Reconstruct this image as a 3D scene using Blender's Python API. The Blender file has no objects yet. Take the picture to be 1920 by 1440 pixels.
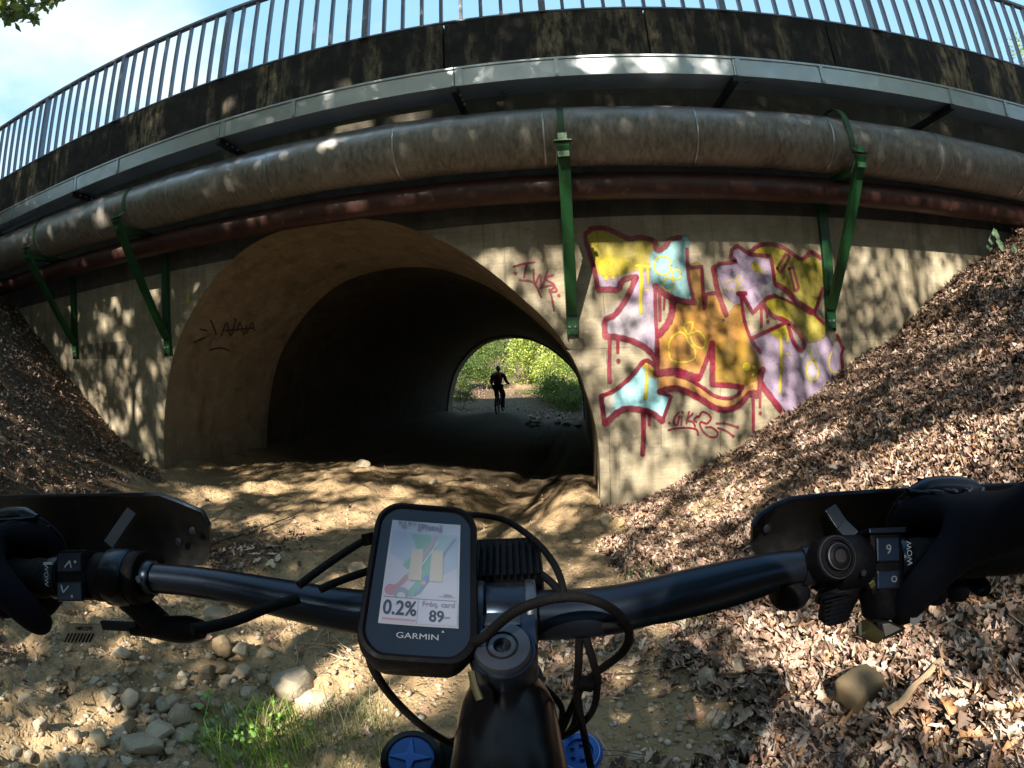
import bpy, bmesh, math, random
import numpy as np
from mathutils import Vector, Matrix
from mathutils.bvhtree import BVHTree
from mathutils.geometry import tessellate_polygon

SC = bpy.context.scene
COL = SC.collection
R = math.radians
rng = np.random.default_rng(11)
random.seed(11)

# ------------------------------------------------------------------ camera, sky, sun, exposure
# wide action-camera lens: viewing angle = LA*r + LB*r^3, r in half picture widths
LA, LB = 1.06, -0.055
CAM = np.array([[0.99350621, 0.04500028, -0.10450065],     # world x, y, z seen along camera right, up, forward
                [0.10054009, 0.08274882, 0.99148592],
                [-0.05326445, 0.99555392, -0.07768713]])
cam = bpy.data.cameras.new('camera')
camo = bpy.data.objects.new('camera', cam)
COL.objects.link(camo)
m = Matrix.Identity(4)
for i in range(3):
    m[i][0], m[i][1], m[i][2] = CAM[i][0], CAM[i][1], -CAM[i][2]
camo.matrix_world = m
cam.type = 'PANO'
cam.sensor_width = 36.0
cam.sensor_height = 27.0
cam.sensor_fit = 'HORIZONTAL'
cam.clip_start, cam.clip_end = 0.01, 600
pc = cam if hasattr(cam, 'panorama_type') else cam.cycles
pc.panorama_type = 'FISHEYE_LENS_POLYNOMIAL'
pc.fisheye_fov = math.pi
pc.fisheye_polynomial_k0 = 0.0
pc.fisheye_polynomial_k1 = -LA / 18.0
pc.fisheye_polynomial_k2 = 0.0
pc.fisheye_polynomial_k3 = -LB / 18.0 ** 3
pc.fisheye_polynomial_k4 = 0.0
SC.camera = camo
SC.render.engine = 'CYCLES'
SC.cycles.use_denoising = True
SC.cycles.max_bounces = 6
SC.cycles.transparent_max_bounces = 24

SUN_EL, SUN_AZ = R(43.0), R(14.0)          # sun behind the rider, a little to the left
SDIR = np.array([math.sin(SUN_AZ) * math.cos(SUN_EL), math.cos(SUN_AZ) * math.cos(SUN_EL), -math.sin(SUN_EL)])  # light travel
sun = bpy.data.lights.new('sun', 'SUN')
sun.energy = 5.0
sun.angle = R(0.53)
sun.color = (1.0, 0.90, 0.73)
suno = bpy.data.objects.new('sun', sun)
COL.objects.link(suno)
suno.rotation_euler = Vector(SDIR).to_track_quat('-Z', 'Y').to_euler()
suno.location = (-5, -20, 20)
SC.view_settings.view_transform = 'Standard'
SC.view_settings.look = 'None'
SC.view_settings.exposure = 1.88
SC.view_settings.gamma = 1.0

W = bpy.data.worlds.new('World')
SC.world = W
W.use_nodes = True
nt = W.node_tree
nt.nodes.clear()
wo = nt.nodes.new('ShaderNodeOutputWorld')
bg = nt.nodes.new('ShaderNodeBackground')
bg.inputs['Strength'].default_value = 0.085
sky = nt.nodes.new('ShaderNodeTexSky')
sky.sky_type = 'NISHITA'
sky.sun_disc = False
sky.sun_elevation = SUN_EL
sky.sun_rotation = math.pi + SUN_AZ
sky.air_density, sky.dust_density, sky.ozone_density = 1.0, 2.0, 1.0
tc = nt.nodes.new('ShaderNodeTexCoord')
mp = nt.nodes.new('ShaderNodeMapping')
mp.inputs['Scale'].default_value = (1.0, 1.0, 2.2)
mp.inputs['Location'].default_value = (0.35, 0.1, 0.0)
ns = nt.nodes.new('ShaderNodeTexNoise')
ns.inputs['Scale'].default_value = 1.7
ns.inputs['Detail'].default_value = 9
ns.inputs['Roughness'].default_value = 0.56
ns.inputs['Distortion'].default_value = 0.25
cr = nt.nodes.new('ShaderNodeValToRGB')
cr.color_ramp.elements[0].position, cr.color_ramp.elements[1].position = 0.535, 0.72
mx = nt.nodes.new('ShaderNodeMix')
mx.data_type = 'RGBA'
mx.inputs['B'].default_value = (3.2, 3.75, 4.0, 1)
L = nt.links.new
L(tc.outputs['Generated'], mp.inputs['Vector'])
L(mp.outputs['Vector'], ns.inputs['Vector'])
sx = nt.nodes.new('ShaderNodeSeparateXYZ'); L(tc.outputs['Generated'], sx.inputs[0])
m1 = nt.nodes.new('ShaderNodeMath'); m1.operation = 'MULTIPLY_ADD'; m1.inputs[1].default_value = -0.16
L(sx.outputs[0], m1.inputs[0]); L(ns.outputs['Fac'], m1.inputs[2])
L(m1.outputs[0], cr.inputs['Fac'])
hz = nt.nodes.new('ShaderNodeMix'); hz.data_type = 'RGBA'; hz.inputs['Factor'].default_value = 0.7
hz.inputs['B'].default_value = (1.65, 3.15, 4.2, 1)
L(cr.outputs['Color'], mx.inputs['Factor'])
L(sky.outputs['Color'], hz.inputs['A']); L(hz.outputs['Result'], mx.inputs['A'])
L(mx.outputs['Result'], bg.inputs['Color'])
L(bg.outputs['Background'], wo.inputs['Surface'])

# ------------------------------------------------------------------ measuring: a pixel of the 1920x1440 photograph as a ray
def rays(p):
    p = np.atleast_2d(np.array(p, float)) - [960, 720]
    r = np.hypot(p[:, 0], p[:, 1]) / 960
    th = LA * r + LB * r ** 3
    s = np.sin(th) / np.maximum(r, 1e-9)
    q = np.c_[p[:, 0] / 960 * s, -p[:, 1] / 960 * s, np.cos(th)]
    return q @ CAM.T
def on_y(p, y):
    q = rays(p)
    return q * (y / q[:, 1:2])
def at_d(px, py, d):
    return rays((px, py))[0] * d
def project(P):
    P = np.atleast_2d(P) @ CAM
    r = np.hypot(P[:, 0], P[:, 1])
    th = np.arctan2(r, P[:, 2])
    lo, hi = np.zeros_like(th), np.full_like(th, 2.0)
    for _ in range(30):
        mid = (lo + hi) / 2
        g = LA * mid + LB * mid ** 3 < th
        lo, hi = np.where(g, mid, lo), np.where(g, hi, mid)
    k = lo * 960 / np.maximum(r, 1e-9)
    return np.c_[960 + P[:, 0] * k, 720 - P[:, 1] * k]

# ------------------------------------------------------------------ objects
def wloc(o):
    v = Vector((0, 0, 0))
    while o is not None:
        v = v + Vector(o.location)
        o = o.parent
    return v
def tag(o, label=None, cat=None, group=None, kind=None):
    if label: o['label'] = label
    if cat: o['category'] = cat
    if group: o['group'] = group
    if kind: o['kind'] = kind
    return o
def empty(name, loc, label=None, cat=None, group=None):
    o = bpy.data.objects.new(name, None)
    o.empty_display_size = 0.1
    COL.objects.link(o)
    o.location = Vector([float(c) for c in loc])
    return tag(o, label, cat, group)
def smooth_mesh(me, angle=None):
    me.polygons.foreach_set('use_smooth', [True] * len(me.polygons))
    if angle is not None:
        me.set_sharp_from_angle(angle=R(angle))
def link(name, me, mat, parent=None):
    o = bpy.data.objects.new(name, me)
    COL.objects.link(o)
    if mat is not None and len(me.materials) == 0: me.materials.append(mat)
    if parent is not None: o.parent = parent
    return o
def copy_tree(o, parent=None, offset=None):
    c = o.copy()
    COL.objects.link(c)
    c.parent = parent
    if offset is not None: c.location = Vector(c.location) + Vector([float(v) for v in offset])
    for ch in list(o.children): copy_tree(ch, c)
    return c
def fast_mesh(name, V, F, C=None):
    """numpy verts (n,3), faces (m,k) -> mesh; C = rgba per vertex"""
    me = bpy.data.meshes.new(name)
    V = np.asarray(V, np.float32); F = np.asarray(F, np.int32)
    me.vertices.add(len(V)); me.vertices.foreach_set('co', V.ravel())
    me.loops.add(F.size); me.loops.foreach_set('vertex_index', F.ravel())
    me.polygons.add(len(F))
    me.polygons.foreach_set('loop_start', np.arange(0, F.size, F.shape[1], dtype=np.int32))
    me.update(calc_edges=True)
    if C is not None:
        a = me.color_attributes.new('col', 'FLOAT_COLOR', 'POINT')
        a.data.foreach_set('color', np.asarray(C, np.float32).ravel())
    me.validate()
    return me

class MB:
    def __init__(s): s.v, s.f, s.c = [], [], []
    def add(s, V, F, c=None):
        n = len(s.v)
        for p in V:
            s.v.append((float(p[0]), float(p[1]), float(p[2])))
            s.c.append(c if c else (1, 1, 1, 1))
        for f in F: s.f.append(tuple(n + i for i in f))
        return s
    def box(s, c, size, ax=None, c4=None, taper=None):
        """ax: three axes (rows); size full extents"""
        c = np.array(c, float); h = np.array(size, float) / 2
        A = np.eye(3) if ax is None else np.array(ax, float)
        V = []
        for k in (-1, 1):
            t = 1.0 if (taper is None or k < 0) else taper
            for i, j in ((-1, -1), (1, -1), (1, 1), (-1, 1)):
                V.append(c + A[0] * h[0] * i * t + A[1] * h[1] * j * t + A[2] * h[2] * k)
        return s.add(V, [(3, 2, 1, 0), (4, 5, 6, 7), (0, 1, 5, 4), (1, 2, 6, 5), (2, 3, 7, 6), (3, 0, 4, 7)], c4)
    def bar(s, a, b, w, t, up=(0, 0, 1), c4=None):
        a, b = np.array(a, float), np.array(b, float)
        d = b - a; L_ = np.linalg.norm(d); d /= L_
        u = np.array(up, float); x = np.cross(d, u)
        if np.linalg.norm(x) < 1e-6: x = np.cross(d, [1, 0, 0])
        x /= np.linalg.norm(x); u = np.cross(x, d)
        return s.box((a + b) / 2, (w, t, L_), (x, u, d), c4)
    def tube(s, path, rad, n=10, cap=True, c4=None, sx=1.0, up=None):
        P = np.array(path, float); m_ = len(P)
        r = np.full(m_, rad, float) if np.isscalar(rad) else np.array(rad, float)
        T = np.gradient(P, axis=0); T /= np.maximum(np.linalg.norm(T, axis=1, keepdims=True), 1e-9)
        ref = np.array([0, 0, 1.0]) if up is None else np.array(up, float)
        if abs(T[0] @ ref) > 0.95: ref = np.array([1.0, 0, 0])
        u = np.cross(T[0], ref); u /= np.linalg.norm(u)
        V, F = [], []
        for i in range(m_):
            u = u - T[i] * (u @ T[i]); u /= np.linalg.norm(u)
            w = np.cross(T[i], u)
            for k in range(n):
                a = 2 * math.pi * k / n
                V.append(P[i] + r[i] * (u * math.cos(a) * sx + w * math.sin(a)))
        for i in range(m_ - 1):
            for k in range(n):
                k2 = (k + 1) % n
                F.append((i * n + k, i * n + k2, (i + 1) * n + k2, (i + 1) * n + k))
        if cap:
            F.append(tuple(range(n - 1, -1, -1))); F.append(tuple((m_ - 1) * n + k for k in range(n)))
        return s.add(V, F, c4)
    def lathe(s, prof, c, ax, n=24, c4=None, cap=True):
        """prof: (radius, height) pairs along ax from c"""
        ax = np.array(ax, float); ax /= np.linalg.norm(ax); c = np.array(c, float)
        u = np.cross(ax, [0.3, 0.2, 0.9]); u /= np.linalg.norm(u); w = np.cross(ax, u)
        V, F = [], []
        for r_, h_ in prof:
            for k in range(n):
                a = 2 * math.pi * k / n
                V.append(c + ax * h_ + max(r_, 1e-5) * (u * math.cos(a) + w * math.sin(a)))
        for i in range(len(prof) - 1):
            for k in range(n):
                k2 = (k + 1) % n
                F.append((i * n + k, i * n + k2, (i + 1) * n + k2, (i + 1) * n + k))
        if cap: F.append(tuple(range(n - 1, -1, -1))); F.append(tuple((len(prof) - 1) * n + k for k in range(n)))
        return s.add(V, F, c4)
    def prism(s, poly, ax, depth, c4=None):
        """poly: list of 3-D points (planar), extruded by ax*depth"""
        P = np.array(poly, float); d = np.array(ax, float) * depth; n = len(P)
        tri = tessellate_polygon([[Vector(p) for p in P]])
        F = [tuple(t) for t in tri] + [tuple(n + i for i in reversed(t)) for t in tri]
        for i in range(n): F.append((i, (i + 1) % n, n + (i + 1) % n, n + i))
        return s.add(list(P) + list(P + d), F, c4)
    def build(s, name, mat, parent=None, smooth=None, bevel=None, col=False):
        o0 = np.array(wloc(parent)) if parent is not None else np.zeros(3)
        me = bpy.data.meshes.new(name)
        me.from_pydata([(v[0] - o0[0], v[1] - o0[1], v[2] - o0[2]) for v in s.v], [], s.f)
        bm = bmesh.new(); bm.from_mesh(me)
        bmesh.ops.remove_doubles(bm, verts=bm.verts, dist=1e-6) if not col else None
        bmesh.ops.recalc_face_normals(bm, faces=bm.faces)
        if bevel:
            ed = [e for e in bm.edges if len(e.link_faces) == 2 and e.calc_face_angle(0) > 0.6]
            bmesh.ops.bevel(bm, geom=ed, offset=bevel, segments=2, profile=0.6, affect='EDGES', clamp_overlap=True)
        bm.to_mesh(me); bm.free()
        if col:
            a = me.color_attributes.new('col', 'FLOAT_COLOR', 'POINT')
            a.data.foreach_set('color', np.array(s.c, np.float32).ravel())
        if smooth is not None: smooth_mesh(me, smooth)
        return link(name, me, mat, parent)

def spline(P, n=6, closed=False):
    """Catmull-Rom through points"""
    P = np.array(P, float)
    if len(P) < 3: 
        t = np.linspace(0, 1, n + 1)[:, None]
        return P[0] * (1 - t) + P[-1] * t
    Q = np.vstack([P[-1:], P, P[:2]]) if closed else np.vstack([2 * P[0] - P[1], P, 2 * P[-1] - P[-2]])
    out = []
    for i in range(1, len(Q) - 2):
        p0, p1, p2, p3 = Q[i - 1], Q[i], Q[i + 1], Q[i + 2]
        for k in range(n):
            t = k / n
            out.append(0.5 * ((2 * p1) + (-p0 + p2) * t + (2 * p0 - 5 * p1 + 4 * p2 - p3) * t * t + (-p0 + 3 * p1 - 3 * p2 + p3) * t ** 3))
    if not closed: out.append(Q[-2])
    return np.array(out)

# ------------------------------------------------------------------ noise for shapes
def _h(ix, iy, seed):
    n = (ix * 374761393 + iy * 668265263 + seed * 974634777) & 0x7fffffff
    n = ((n ^ (n >> 13)) * 1274126177) & 0x7fffffff
    return ((n ^ (n >> 16)) & 0xffff) / 65535.0
def vnoise(x, y, seed=0):
    x = np.asarray(x, float); y = np.asarray(y, float)
    ix, iy = np.floor(x).astype(np.int64), np.floor(y).astype(np.int64)
    fx, fy = x - ix, y - iy
    fx, fy = fx * fx * (3 - 2 * fx), fy * fy * (3 - 2 * fy)
    a, b = _h(ix, iy, seed), _h(ix + 1, iy, seed)
    c, d = _h(ix, iy + 1, seed), _h(ix + 1, iy + 1, seed)
    return (a * (1 - fx) + b * fx) * (1 - fy) + (c * (1 - fx) + d * fx) * fy
def fbm(x, y, o=4, seed=0, g=0.5):
    s, a, f = 0.0, 0.5, 1.0
    for k in range(o):
        s = s + a * (vnoise(x * f + 17.3 * k, y * f - 9.1 * k, seed + k) * 2 - 1)
        a *= g; f *= 2.03
    return s

# ------------------------------------------------------------------ materials
class Mat:
    """small wrapper to write node materials briefly"""
    def __init__(s, name, rough=0.8, metal=0.0, spec=0.5):
        s.m = bpy.data.materials.new(name); s.m.use_nodes = True
        s.t = s.m.node_tree; s.b = s.t.nodes['Principled BSDF']; s.o = s.t.nodes['Material Output']
        s.b.inputs['Roughness'].default_value = rough; s.b.inputs['Metallic'].default_value = metal
        s.b.inputs['Specular IOR Level'].default_value = spec
        s.co = s.n('ShaderNodeTexCoord').outputs['Object']
        s.geo = None
    def n(s, ty, **kw):
        x = s.t.nodes.new(ty)
        for k, v in kw.items(): setattr(x, k, v)
        return x
    def l(s, a, b): s.t.links.new(a, b)
    def pos(s):
        if s.geo is None: s.geo = s.n('ShaderNodeNewGeometry')
        return s.geo.outputs['Position']
    def noise(s, scale, detail=4, rough=0.55, vec=None, stretch=None, dist=0.0, off=None):
        x = s.n('ShaderNodeTexNoise')
        x.inputs['Scale'].default_value = scale; x.inputs['Detail'].default_value = detail
        x.inputs['Roughness'].default_value = rough; x.inputs['Distortion'].default_value = dist
        v = vec if vec is not None else s.co
        if stretch is not None or off is not None:
            mp_ = s.n('ShaderNodeMapping'); mp_.inputs['Scale'].default_value = stretch or (1, 1, 1)
            mp_.inputs['Location'].default_value = off or (0, 0, 0)
            s.l(v, mp_.inputs['Vector']); v = mp_.outputs['Vector']
        s.l(v, x.inputs['Vector'])
        return x.outputs['Fac']
    def voro(s, scale, feature='F1', vec=None):
        x = s.n('ShaderNodeTexVoronoi'); x.feature = feature
        x.inputs['Scale'].default_value = scale
        s.l(vec if vec is not None else s.co, x.inputs['Vector'])
        return x
    def ramp(s, fac, stops):
        x = s.n('ShaderNodeValToRGB'); e = x.color_ramp.elements
        while len(e) < len(stops): e.new(0.5)
        for el, (p, c) in zip(e, stops):
            el.position = p
            el.color = (c, c, c, 1) if np.isscalar(c) else (*c, 1)
        s.l(fac, x.inputs['Fac'])
        return x.outputs['Color']
    def mix(s, fac, a, b, mode='MIX'):
        x = s.n('ShaderNodeMix'); x.data_type = 'RGBA'; x.blend_type = mode
        for k, v in (('Factor', fac), ('A', a), ('B', b)):
            i = x.inputs[k] if k == 'Factor' else [q for q in x.inputs if q.name == k and q.type == 'RGBA'][0]
            if hasattr(v, 'is_output'): s.l(v, i)
            elif k == 'Factor': i.default_value = v
            else: i.default_value = (*v, 1) if len(v) == 3 else v
        return [q for q in x.outputs if q.type == 'RGBA'][0]
    def math(s, op, a, b=None):
        x = s.n('ShaderNodeMath'); x.operation = op
        for i, v in enumerate((a, b)):
            if v is None: continue
            if hasattr(v, 'is_output'): s.l(v, x.inputs[i])
            else: x.inputs[i].default_value = v
        return x.outputs[0]
    def sep(s, vec=None):
        x = s.n('ShaderNodeSeparateXYZ'); s.l(vec if vec is not None else s.co, x.inputs[0])
        return x.outputs
    def attr(s, name='col'):
        x = s.n('ShaderNodeAttribute'); x.attribute_name = name
        return x
    def rand(s): return s.n('ShaderNodeObjectInfo').outputs['Random']
    def base(s, c):
        if hasattr(c, 'is_output'): s.l(c, s.b.inputs['Base Color'])
        else: s.b.inputs['Base Color'].default_value = (*c, 1)
        return s
    def rough(s, c): s.l(c, s.b.inputs['Roughness']); return s
    def bump(s, h, dist=0.01, strength=1.0):
        x = s.n('ShaderNodeBump'); x.inputs['Distance'].default_value = dist; x.inputs['Strength'].default_value = strength
        s.l(h, x.inputs['Height']); s.l(x.outputs['Normal'], s.b.inputs['Normal'])
        return s
def plain(name, c, rough=0.5, metal=0.0, var=0.25, bump=0.0, scale=40, spec=0.5):
    M_ = Mat(name, rough, metal, spec)
    n = M_.noise(scale, 4)
    M_.base(M_.mix(n, [k * (1 - var) for k in c], [min(1, k * (1 + var)) for k in c]))
    M_.rough(M_.ramp(M_.noise(scale * 0.6, 3), [(0.3, max(0, rough - 0.1)), (0.7, min(1, rough + 0.1))]))
    if bump: M_.bump(n, bump)
    return M_.m
# ------------------------------------------------------------------ bridge: concrete headwall, tunnel, fascia
YW = 4.5                                    # wall face
ARCH = np.array([(-5.02, -2.6), (-4.91, -1.4), (-4.78, -0.68), (-4.63, -0.16), (-4.44, 0.27), (-4.15, 0.65), (-3.8, 0.98), (-3.41, 1.23),
                 (-3.04, 1.36), (-2.6, 1.42), (-2.2, 1.42), (-1.8, 1.36), (-1.44, 1.24), (-0.97, 0.99), (-0.6, 0.70), (-0.31, 0.42), (-0.12, 0.22),
                 (0.02, 0.02), (0.14, -0.22), (0.22, -0.48), (0.29, -0.76), (0.32, -1.05), (0.325, -1.4), (0.33, -2.6)])
ARCHS = spline(ARCH, 4)
def concrete(name, dark, mid, light, grime, streak=1.0):
    M_ = Mat(name, 0.85, 0.0, 0.3)
    p = M_.pos()
    big = M_.noise(0.9, 6, 0.6, p, dist=0.4)
    med = M_.noise(4.5, 6, 0.62, p)
    fine = M_.noise(60, 4, 0.6, p)
    c = M_.mix(M_.ramp(big, [(0.3, 0.0), (0.7, 1.0)]), dark, mid)
    c = M_.mix(M_.ramp(med, [(0.48, 0.0), (0.72, 0.8)]), c, light)
    run = M_.noise(3.2, 5, 0.6, p, stretch=(1.6, 1.0, 0.12))
    c = M_.mix(M_.ramp(run, [(0.52, 0.0), (0.72, 0.75 * streak)]), c, grime)
    moss = M_.noise(1.6, 5, 0.65, p, off=(7, 3, 1))
    c = M_.mix(M_.ramp(moss, [(0.58, 0.0), (0.74, 0.45)]), c, (0.11, 0.115, 0.06))
    vo = M_.voro(26, vec=p)
    pit = M_.ramp(vo.outputs['Distance'], [(0.05, 0.0), (0.11, 1.0)])
    pm = M_.ramp(M_.noise(5, 3, 0.5, p, off=(3, 1, 8)), [(0.5, 1.0), (0.62, 0.0)])
    pit = M_.mix(pm, pit, (1, 1, 1))
    c = M_.mix(M_.math('MULTIPLY', M_.math('SUBTRACT', 1.0, pit), 0.7), c, (0.06, 0.055, 0.05))
    c = M_.mix(M_.math('MULTIPLY', fine, 0.35), c, M_.mix(0.5, c, (0.05, 0.045, 0.04)))
    gn = M_.noise(14, 5, 0.65, p, stretch=(0.35, 1, 3.2), off=(4, 2, 9))           # board marks of the formwork
    c = M_.mix(M_.ramp(gn, [(0.5, 0.0), (0.78, 0.5)]), c, grime)
    dr = M_.noise(2.6, 6, 0.7, p, stretch=(5.0, 1.0, 0.22), off=(9, 1, 5))
    c = M_.mix(M_.ramp(dr, [(0.60, 0.0), (0.70, 0.55 * streak)]), c, (0.06, 0.053, 0.042))
    ck = M_.voro(0.55, 'DISTANCE_TO_EDGE', M_.mix(0.10, p, M_.n('ShaderNodeTexNoise').outputs['Color']))
    ckm = M_.math('MULTIPLY', M_.ramp(ck.outputs['Distance'], [(0.0, 0.6), (0.004, 0.0)]), M_.ramp(M_.noise(0.7, 2, 0.5, p, off=(8, 8, 2)), [(0.54, 0.0), (0.62, 1.0)]))
    c = M_.mix(ckm, c, (0.05, 0.045, 0.038))
    M_.base(c)
    med = M_.math('ADD', med, M_.math('MULTIPLY', gn, 0.5))
    h = M_.math('ADD', M_.math('MULTIPLY', med, 0.7), M_.math('ADD', M_.math('MULTIPLY', fine, 0.25), M_.math('MULTIPLY', pit, 0.35)))
    M_.bump(h, 0.012, 0.8)
    return M_.m
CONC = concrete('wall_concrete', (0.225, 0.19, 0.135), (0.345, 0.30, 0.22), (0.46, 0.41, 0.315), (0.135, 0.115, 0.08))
CONC_U = concrete('grime_shade_concrete', (0.045, 0.039, 0.030), (0.075, 0.066, 0.05), (0.12, 0.107, 0.085), (0.03, 0.026, 0.02))  # grime plus the shade under the pipes, put into a darker colour
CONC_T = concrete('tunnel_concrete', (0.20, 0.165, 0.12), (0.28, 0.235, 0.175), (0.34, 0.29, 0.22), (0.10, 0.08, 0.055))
CONC_S = concrete('vault_concrete', (0.035, 0.028, 0.019), (0.06, 0.048, 0.033), (0.085, 0.068, 0.047), (0.022, 0.018, 0.013))
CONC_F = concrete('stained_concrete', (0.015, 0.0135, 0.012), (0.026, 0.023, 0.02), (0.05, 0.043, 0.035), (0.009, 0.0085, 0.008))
# lighter runs and lichen where water washes the stained fascia
f = bpy.data.materials['stained_concrete'].node_tree
_fm = Mat.__new__(Mat); _fm.m = bpy.data.materials['stained_concrete']; _fm.t = f; _fm.b = f.nodes['Principled BSDF']; _fm.geo = None
_p = _fm.pos()
_old = _fm.b.inputs['Base Color'].links[0].from_socket
_r1 = _fm.noise(1.1, 5, 0.62, _p, stretch=(2.6, 1, 0.35), off=(2.0, 0, 0))
_r2 = _fm.noise(9, 5, 0.7, _p, stretch=(1.5, 1, 0.5))
_k = _fm.math('MULTIPLY', _fm.ramp(_r1, [(0.50, 0.0), (0.62, 1.0)]), _fm.ramp(_r2, [(0.40, 0.0), (0.60, 1.0)]))
_fm.base(_fm.mix(_k, _old, (0.25, 0.195, 0.12)))

bridge = empty('concrete_bridge', (-2.3, YW, -1.6), 'stained concrete road bridge with an arched underpass and spray paint on its wall', 'bridge')
def arch_z(x):
    if x <= ARCHS[0, 0] or x >= 0.325: return None
    k = np.argmax(ARCHS[:, 1])
    return float(np.interp(x, ARCHS[:, 0], ARCHS[:, 1]))
def wall_piece(x0, x1, z0, z1, y0, y1):
    xs = sorted(set([x0, x1] + [x for x in list(np.arange(math.ceil(x0 / .1) * .1, x1, .1)) + list(ARCHS[:, 0]) + [ARCHS[0, 0] + 1e-4, 0.3249] if x0 < x < x1]))
    mb = MB()
    for a, b in zip(xs[:-1], xs[1:]):
        if b - a < 1e-6: continue
        za, zb = arch_z(a + 1e-6), arch_z(b - 1e-6)
        ba = z0 if za is None else max(z0, za); bb = z0 if zb is None else max(z0, zb)
        if ba >= z1 - 1e-4 and bb >= z1 - 1e-4: continue
        ba, bb = min(ba, z1 - 1e-4), min(bb, z1 - 1e-4)
        V = [(a, y0, ba), (b, y0, bb), (b, y0, z1), (a, y0, z1), (a, y1, ba), (b, y1, bb), (b, y1, z1), (a, y1, z1)]
        mb.add(V, [(0, 1, 2, 3), (7, 6, 5, 4), (0, 4, 5, 1), (3, 2, 6, 7)])
        if a == xs[0]: mb.add([V[0], V[3], V[7], V[4]], [(0, 1, 2, 3)])
        if b == xs[-1]: mb.add([V[1], V[5], V[6], V[2]], [(0, 1, 2, 3)])
    return mb
wall_piece(-12.5, 10, -2.6, 3.0, YW + 0.03, YW + 0.35).build('wall_core', CONC, bridge)
g = 0.0018
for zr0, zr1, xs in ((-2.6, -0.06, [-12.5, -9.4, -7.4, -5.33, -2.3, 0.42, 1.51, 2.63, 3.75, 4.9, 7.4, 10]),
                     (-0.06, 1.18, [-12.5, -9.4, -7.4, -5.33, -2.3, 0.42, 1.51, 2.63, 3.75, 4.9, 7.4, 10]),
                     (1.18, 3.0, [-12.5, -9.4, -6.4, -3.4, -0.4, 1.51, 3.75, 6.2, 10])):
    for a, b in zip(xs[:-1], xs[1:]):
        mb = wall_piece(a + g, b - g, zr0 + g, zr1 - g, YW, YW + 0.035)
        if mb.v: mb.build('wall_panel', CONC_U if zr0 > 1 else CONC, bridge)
# darker repair bands and bolt hole on the wall
MORTAR = concrete('mortar', (0.13, 0.115, 0.085), (0.17, 0.15, 0.115), (0.22, 0.2, 0.16), (0.08, 0.07, 0.05))
pt = [on_y(p, YW)[0] for p in ((152, 647), (200, 642), (236, 639), (243, 655), (238, 672), (200, 673), (155, 672))]
MB().prism([(q[0], YW - 0.004, q[2]) for q in pt], (0, 1, 0), 0.004).build('mortar_patch', MORTAR, bridge)
q = on_y((1356, 600), YW)[0]
MB().lathe([(0.016, 0), (0.016, 0.006), (0.009, 0.008), (0.009, 0.002)], (q[0], YW, q[2]), (0, -1, 0), 14).build('tie_hole', MORTAR, bridge)
# vault: light first ring, darker barrel behind it, running slightly downhill
def sweep(prof, ys, grow, slope=-0.078, drift=0.030, y_ref=YW):
    V, F = [], []
    c = np.array([-2.3, -0.6]); n = len(prof)
    for y in ys:
        for p in prof:
            d = (p - c); d = d * (1 + grow / np.linalg.norm(d))
            V.append((c[0] + d[0] + drift * (y - y_ref), y, c[1] + d[1] + slope * (y - y_ref)))
    for i in range(len(ys) - 1):
        for k in range(n - 1): F.append((i * n + k, i * n + k + 1, (i + 1) * n + k + 1, (i + 1) * n + k))
    return V, F
V1, F1 = sweep(ARCHS, np.linspace(YW + 0.002, 6.75, 8), 0.0)
mb = MB().add(V1, F1); me = mb.build('tunnel_ring', CONC_T, bridge, smooth=40)
rn = []
for k in range(len(ARCHS) - 1):
    pass
ends = [np.array(sweep(ARCHS, [6.75], gr)[0]) for gr in (0.0, 0.06)]
n_ = len(ARCHS)
MB().add(list(ends[0]) + list(ends[1]), [(k, k + 1, n_ + k + 1, n_ + k) for k in range(n_ - 1)]).build('ring_edge', CONC_T, bridge)
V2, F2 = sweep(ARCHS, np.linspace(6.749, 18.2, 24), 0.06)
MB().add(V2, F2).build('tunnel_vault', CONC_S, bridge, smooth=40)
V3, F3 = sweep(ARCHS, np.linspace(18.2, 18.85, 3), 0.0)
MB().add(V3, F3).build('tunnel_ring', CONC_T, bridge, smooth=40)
e3 = [np.array(sweep(ARCHS, [18.2], gr)[0]) for gr in (0.0, 0.06)]
MB().add(list(e3[0]) + list(e3[1]), [(k, k + 1, n_ + k + 1, n_ + k) for k in range(n_ - 1)]).build('ring_edge', CONC_T, bridge)
# far headwall round the exit, deck slab on top
fo = np.array(sweep(ARCHS, [18.82], 0.0)[0]); mb = MB()
for a, b in zip(fo[:-1], fo[1:]):
    if b[0] - a[0] > 1e-4: mb.add([(a[0], 18.82, a[2]), (b[0], 18.82, b[2]), (b[0], 18.82, 3.2), (a[0], 18.82, 3.2)], [(0, 1, 2, 3)])
mb.box((fo[0][0] - 4, 18.95, -0.4), (8, 0.26, 7.2)).box((fo[-1][0] + 4, 18.95, -0.4), (8, 0.26, 7.2))
mb.build('far_wall', CONC, bridge)
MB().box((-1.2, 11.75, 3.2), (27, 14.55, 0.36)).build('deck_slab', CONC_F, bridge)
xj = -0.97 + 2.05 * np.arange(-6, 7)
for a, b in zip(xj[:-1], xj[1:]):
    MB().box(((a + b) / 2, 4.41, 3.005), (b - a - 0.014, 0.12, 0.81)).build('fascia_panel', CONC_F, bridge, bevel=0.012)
MB().box((-1.2, 19.0, 3.1), (27, 0.2, 0.9)).build('far_fascia', CONC_F, bridge)

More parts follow.
